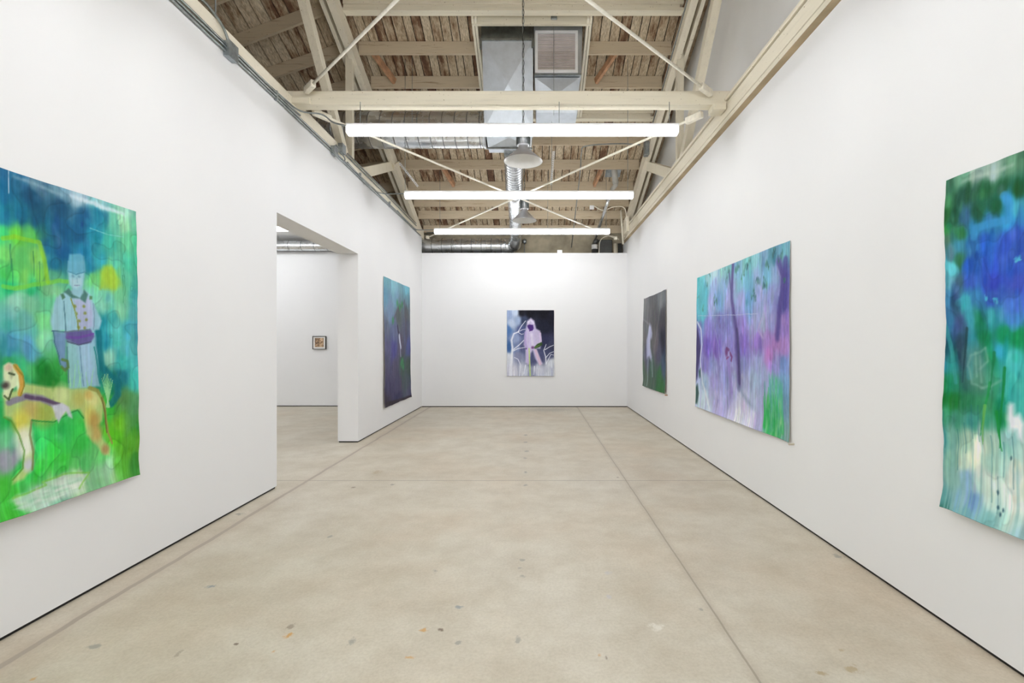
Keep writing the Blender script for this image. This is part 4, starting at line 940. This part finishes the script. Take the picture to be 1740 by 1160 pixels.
# --- end wall: hooded figure, white branches
c_ = Canvas('B', -.665, .455, .735, 2.298, .006, 67)
c_.WU = c_.U + (c_.WU-c_.U)*.5; c_.WZ = c_.Z + (c_.WZ-c_.Z)*.5
c_.base([(865,535,150,170,210),(870,550,190,205,230),(876,530,200,215,240),(880,545,160,180,215),(863,560,80,120,180),(866,590,60,100,160),(875,575,150,165,205),(880,590,130,145,190),(886,530,25,25,35),(900,530,20,20,30),(925,530,20,20,30),(938,540,25,25,40),
(925,555,30,32,50),(890,545,60,70,100),(886,560,80,90,140),(925,580,50,52,85),(938,590,60,62,90),(887,590,90,95,135),(935,600,70,75,110),(905,610,80,85,125),(920,605,75,80,120),(880,605,140,145,180),(865,608,220,225,235),(870,630,215,215,230),(890,630,200,205,220),
(915,630,205,208,222),(935,630,200,205,218),(938,618,220,225,232),(905,636,150,155,185)])
c_.streak(.35, .02, .25, .735, 1.35, (110,115,165)); c_.streak(.4, .025, .2, .735, 1.3, (245,246,250))
FG=(214,200,236); HL=(236,230,246)
c_.poly([(893,562),(896,545),(902,540),(908,545),(911,558),(918,562),(920,580),(918,592),(908,592),(912,594),(922,618),(917,620),(910,610),(905,595),(902,600),(899,618),(893,616),(893,592),(890,585)], FG, .93, .02)
c_.stroke([(893,565),(892,580),(895,592)], .07, (180,160,214), .8); c_.stroke([(918,566),(919,580),(912,588)], .06, (225,205,240), .8); c_.stroke([(903,568),(905,585)], .10, HL, .7, 1)
c_.stroke([(910,595),(914,606),(918,618)], .09, (226,196,216), .8); c_.stroke([(897,595),(897,618)], .07, (200,180,226), .7)
c_.poly([(896,553),(899,551),(906,552),(907,558),(904,562),(900,561),(897,557)], (70,38,120), .95, .012); c_.stroke([(900,562),(905,560)], .035, (80,40,130), .9); c_.stroke([(897,548),(902,544),(907,549)], .05, (232,224,244), .8)
c_.poly([(907,590),(913,584),(920,581),(922,585),(916,590),(909,592)], (50,80,40), .95, .012); c_.spot(905,590,.04,(110,60,120),.9); c_.spot(894,592,.02,(90,50,130),.9); c_.stroke([(909,590),(917,586)], .02, (110,150,60), .8)
c_.stroke([(899,592),(900,615),(901,638)], .045, (196,222,130), .85)
for P_, w0, w1 in (([(868,638),(869,610),(871,590),(869,578),(873,567),(880,564)], .10, .03), ([(880,564),(886,554),(893,545)], .03,.015), ([(880,564),(886,568),(890,567)], .025,.012), ([(880,564),(888,560),(893,559)], .022,.012), ([(872,594),(882,586),(890,578)], .04,.02), ([(872,596),(880,592),(892,590)], .035,.015),
   ([(883,638),(885,620),(880,610),(874,607)], .025,.018), ([(928,618),(927,605),(924,595),(928,585)], .04,.015), ([(928,607),(934,600),(941,597)], .025,.012), ([(926,594),(934,589),(941,586)], .025,.012), ([(893,620),(890,635)], .03,.02), ([(908,622),(907,636)], .03,.02), ([(928,618),(936,602),(941,603)], .02,.012)):
    c_.stroke(P_, w0*1.1, (236,238,250), .92, .7, w1*1.3, warp=.2)
c_.cloth('wall_painting', 'smaller painting of a hooded white figure among white branches on the end wall', depth=.015, curl=.02, edge=.004)

# tiny nails at the bottom corners of two right wall canvases
for y, z, lb in ((4.09,.652,'small pale peg by the lower near corner of the violet woodland painting'),(7.99,.652,'small peg by the lower near corner of the grey painting')):
    b = B(); tube(b, [(XR, y, z), (XR-.045, y, z)], .009, 10); tag(obj('wall_peg', b, M['orange_wood'] if y > 5 else M['canvas_back']), lb, 'peg')

# small framed picture in the next room (plain abstract brown tones)
FX0,FX1,FZ0,FZ1 = -5.32,-5.00,1.37,1.685
t = thing('picture_frame', 'small black framed picture with white mount on the back wall of the next room', 'picture', ((FX0+FX1)/2, 11.59, FZ0))
b = B(); wf=.012
for q in ((FX0,FX1,FZ0,FZ0+wf),(FX0,FX1,FZ1-wf,FZ1),(FX0,FX0+wf,FZ0+wf,FZ1-wf),(FX1-wf,FX1,FZ0+wf,FZ1-wf)): bx(b, q[0],q[1],11.56,11.60,q[2],q[3])
obj('frame', b, M['frameblack'], t)
b = B(); bx(b, FX0+wf,FX1-wf,11.575,11.60,FZ0+wf,FZ1-wf); obj('mount', b, M['mat'], t)
m, nt, bs = mat('brown_print'); v = coords(nt); n = noise(nt, v, 22, 5, .7)
r = ramp(nt, n, [(.36,L3(74,58,46)),(.48,L3(150,120,92)),(.58,L3(206,170,130)),(.66,L3(236,222,196))]); nt.links.new(r.outputs[0], bs.inputs['Base Color']); M['print'] = m
b = B(); bx(b, FX0+.055,FX1-.055,11.570,11.576,FZ0+.055,FZ1-.045); obj('print', b, M['print'], t)

# ------------------------------------------------------------------ world, camera, view
w = bpy.data.worlds.new('world'); scn.world = w; w.use_nodes = True
w.node_tree.nodes['Background'].inputs[0].default_value = (.9,.93,1,1); w.node_tree.nodes['Background'].inputs[1].default_value = .3
cam = bpy.data.cameras.new('camera'); co = bpy.data.objects.new('camera', cam); COL.objects.link(co)
co.location = (0,0,EYE); co.rotation_euler = (math.pi/2,0,0)
cam.sensor_width = 36; cam.lens = 36*F/1740; cam.shift_x = -39/1740; cam.shift_y = 4/1740; cam.clip_start = .05
scn.camera = co
scn.view_settings.view_transform = 'Standard'; scn.view_settings.look = 'None'
scn.view_settings.gamma = 1; scn.view_settings.exposure = 1.22
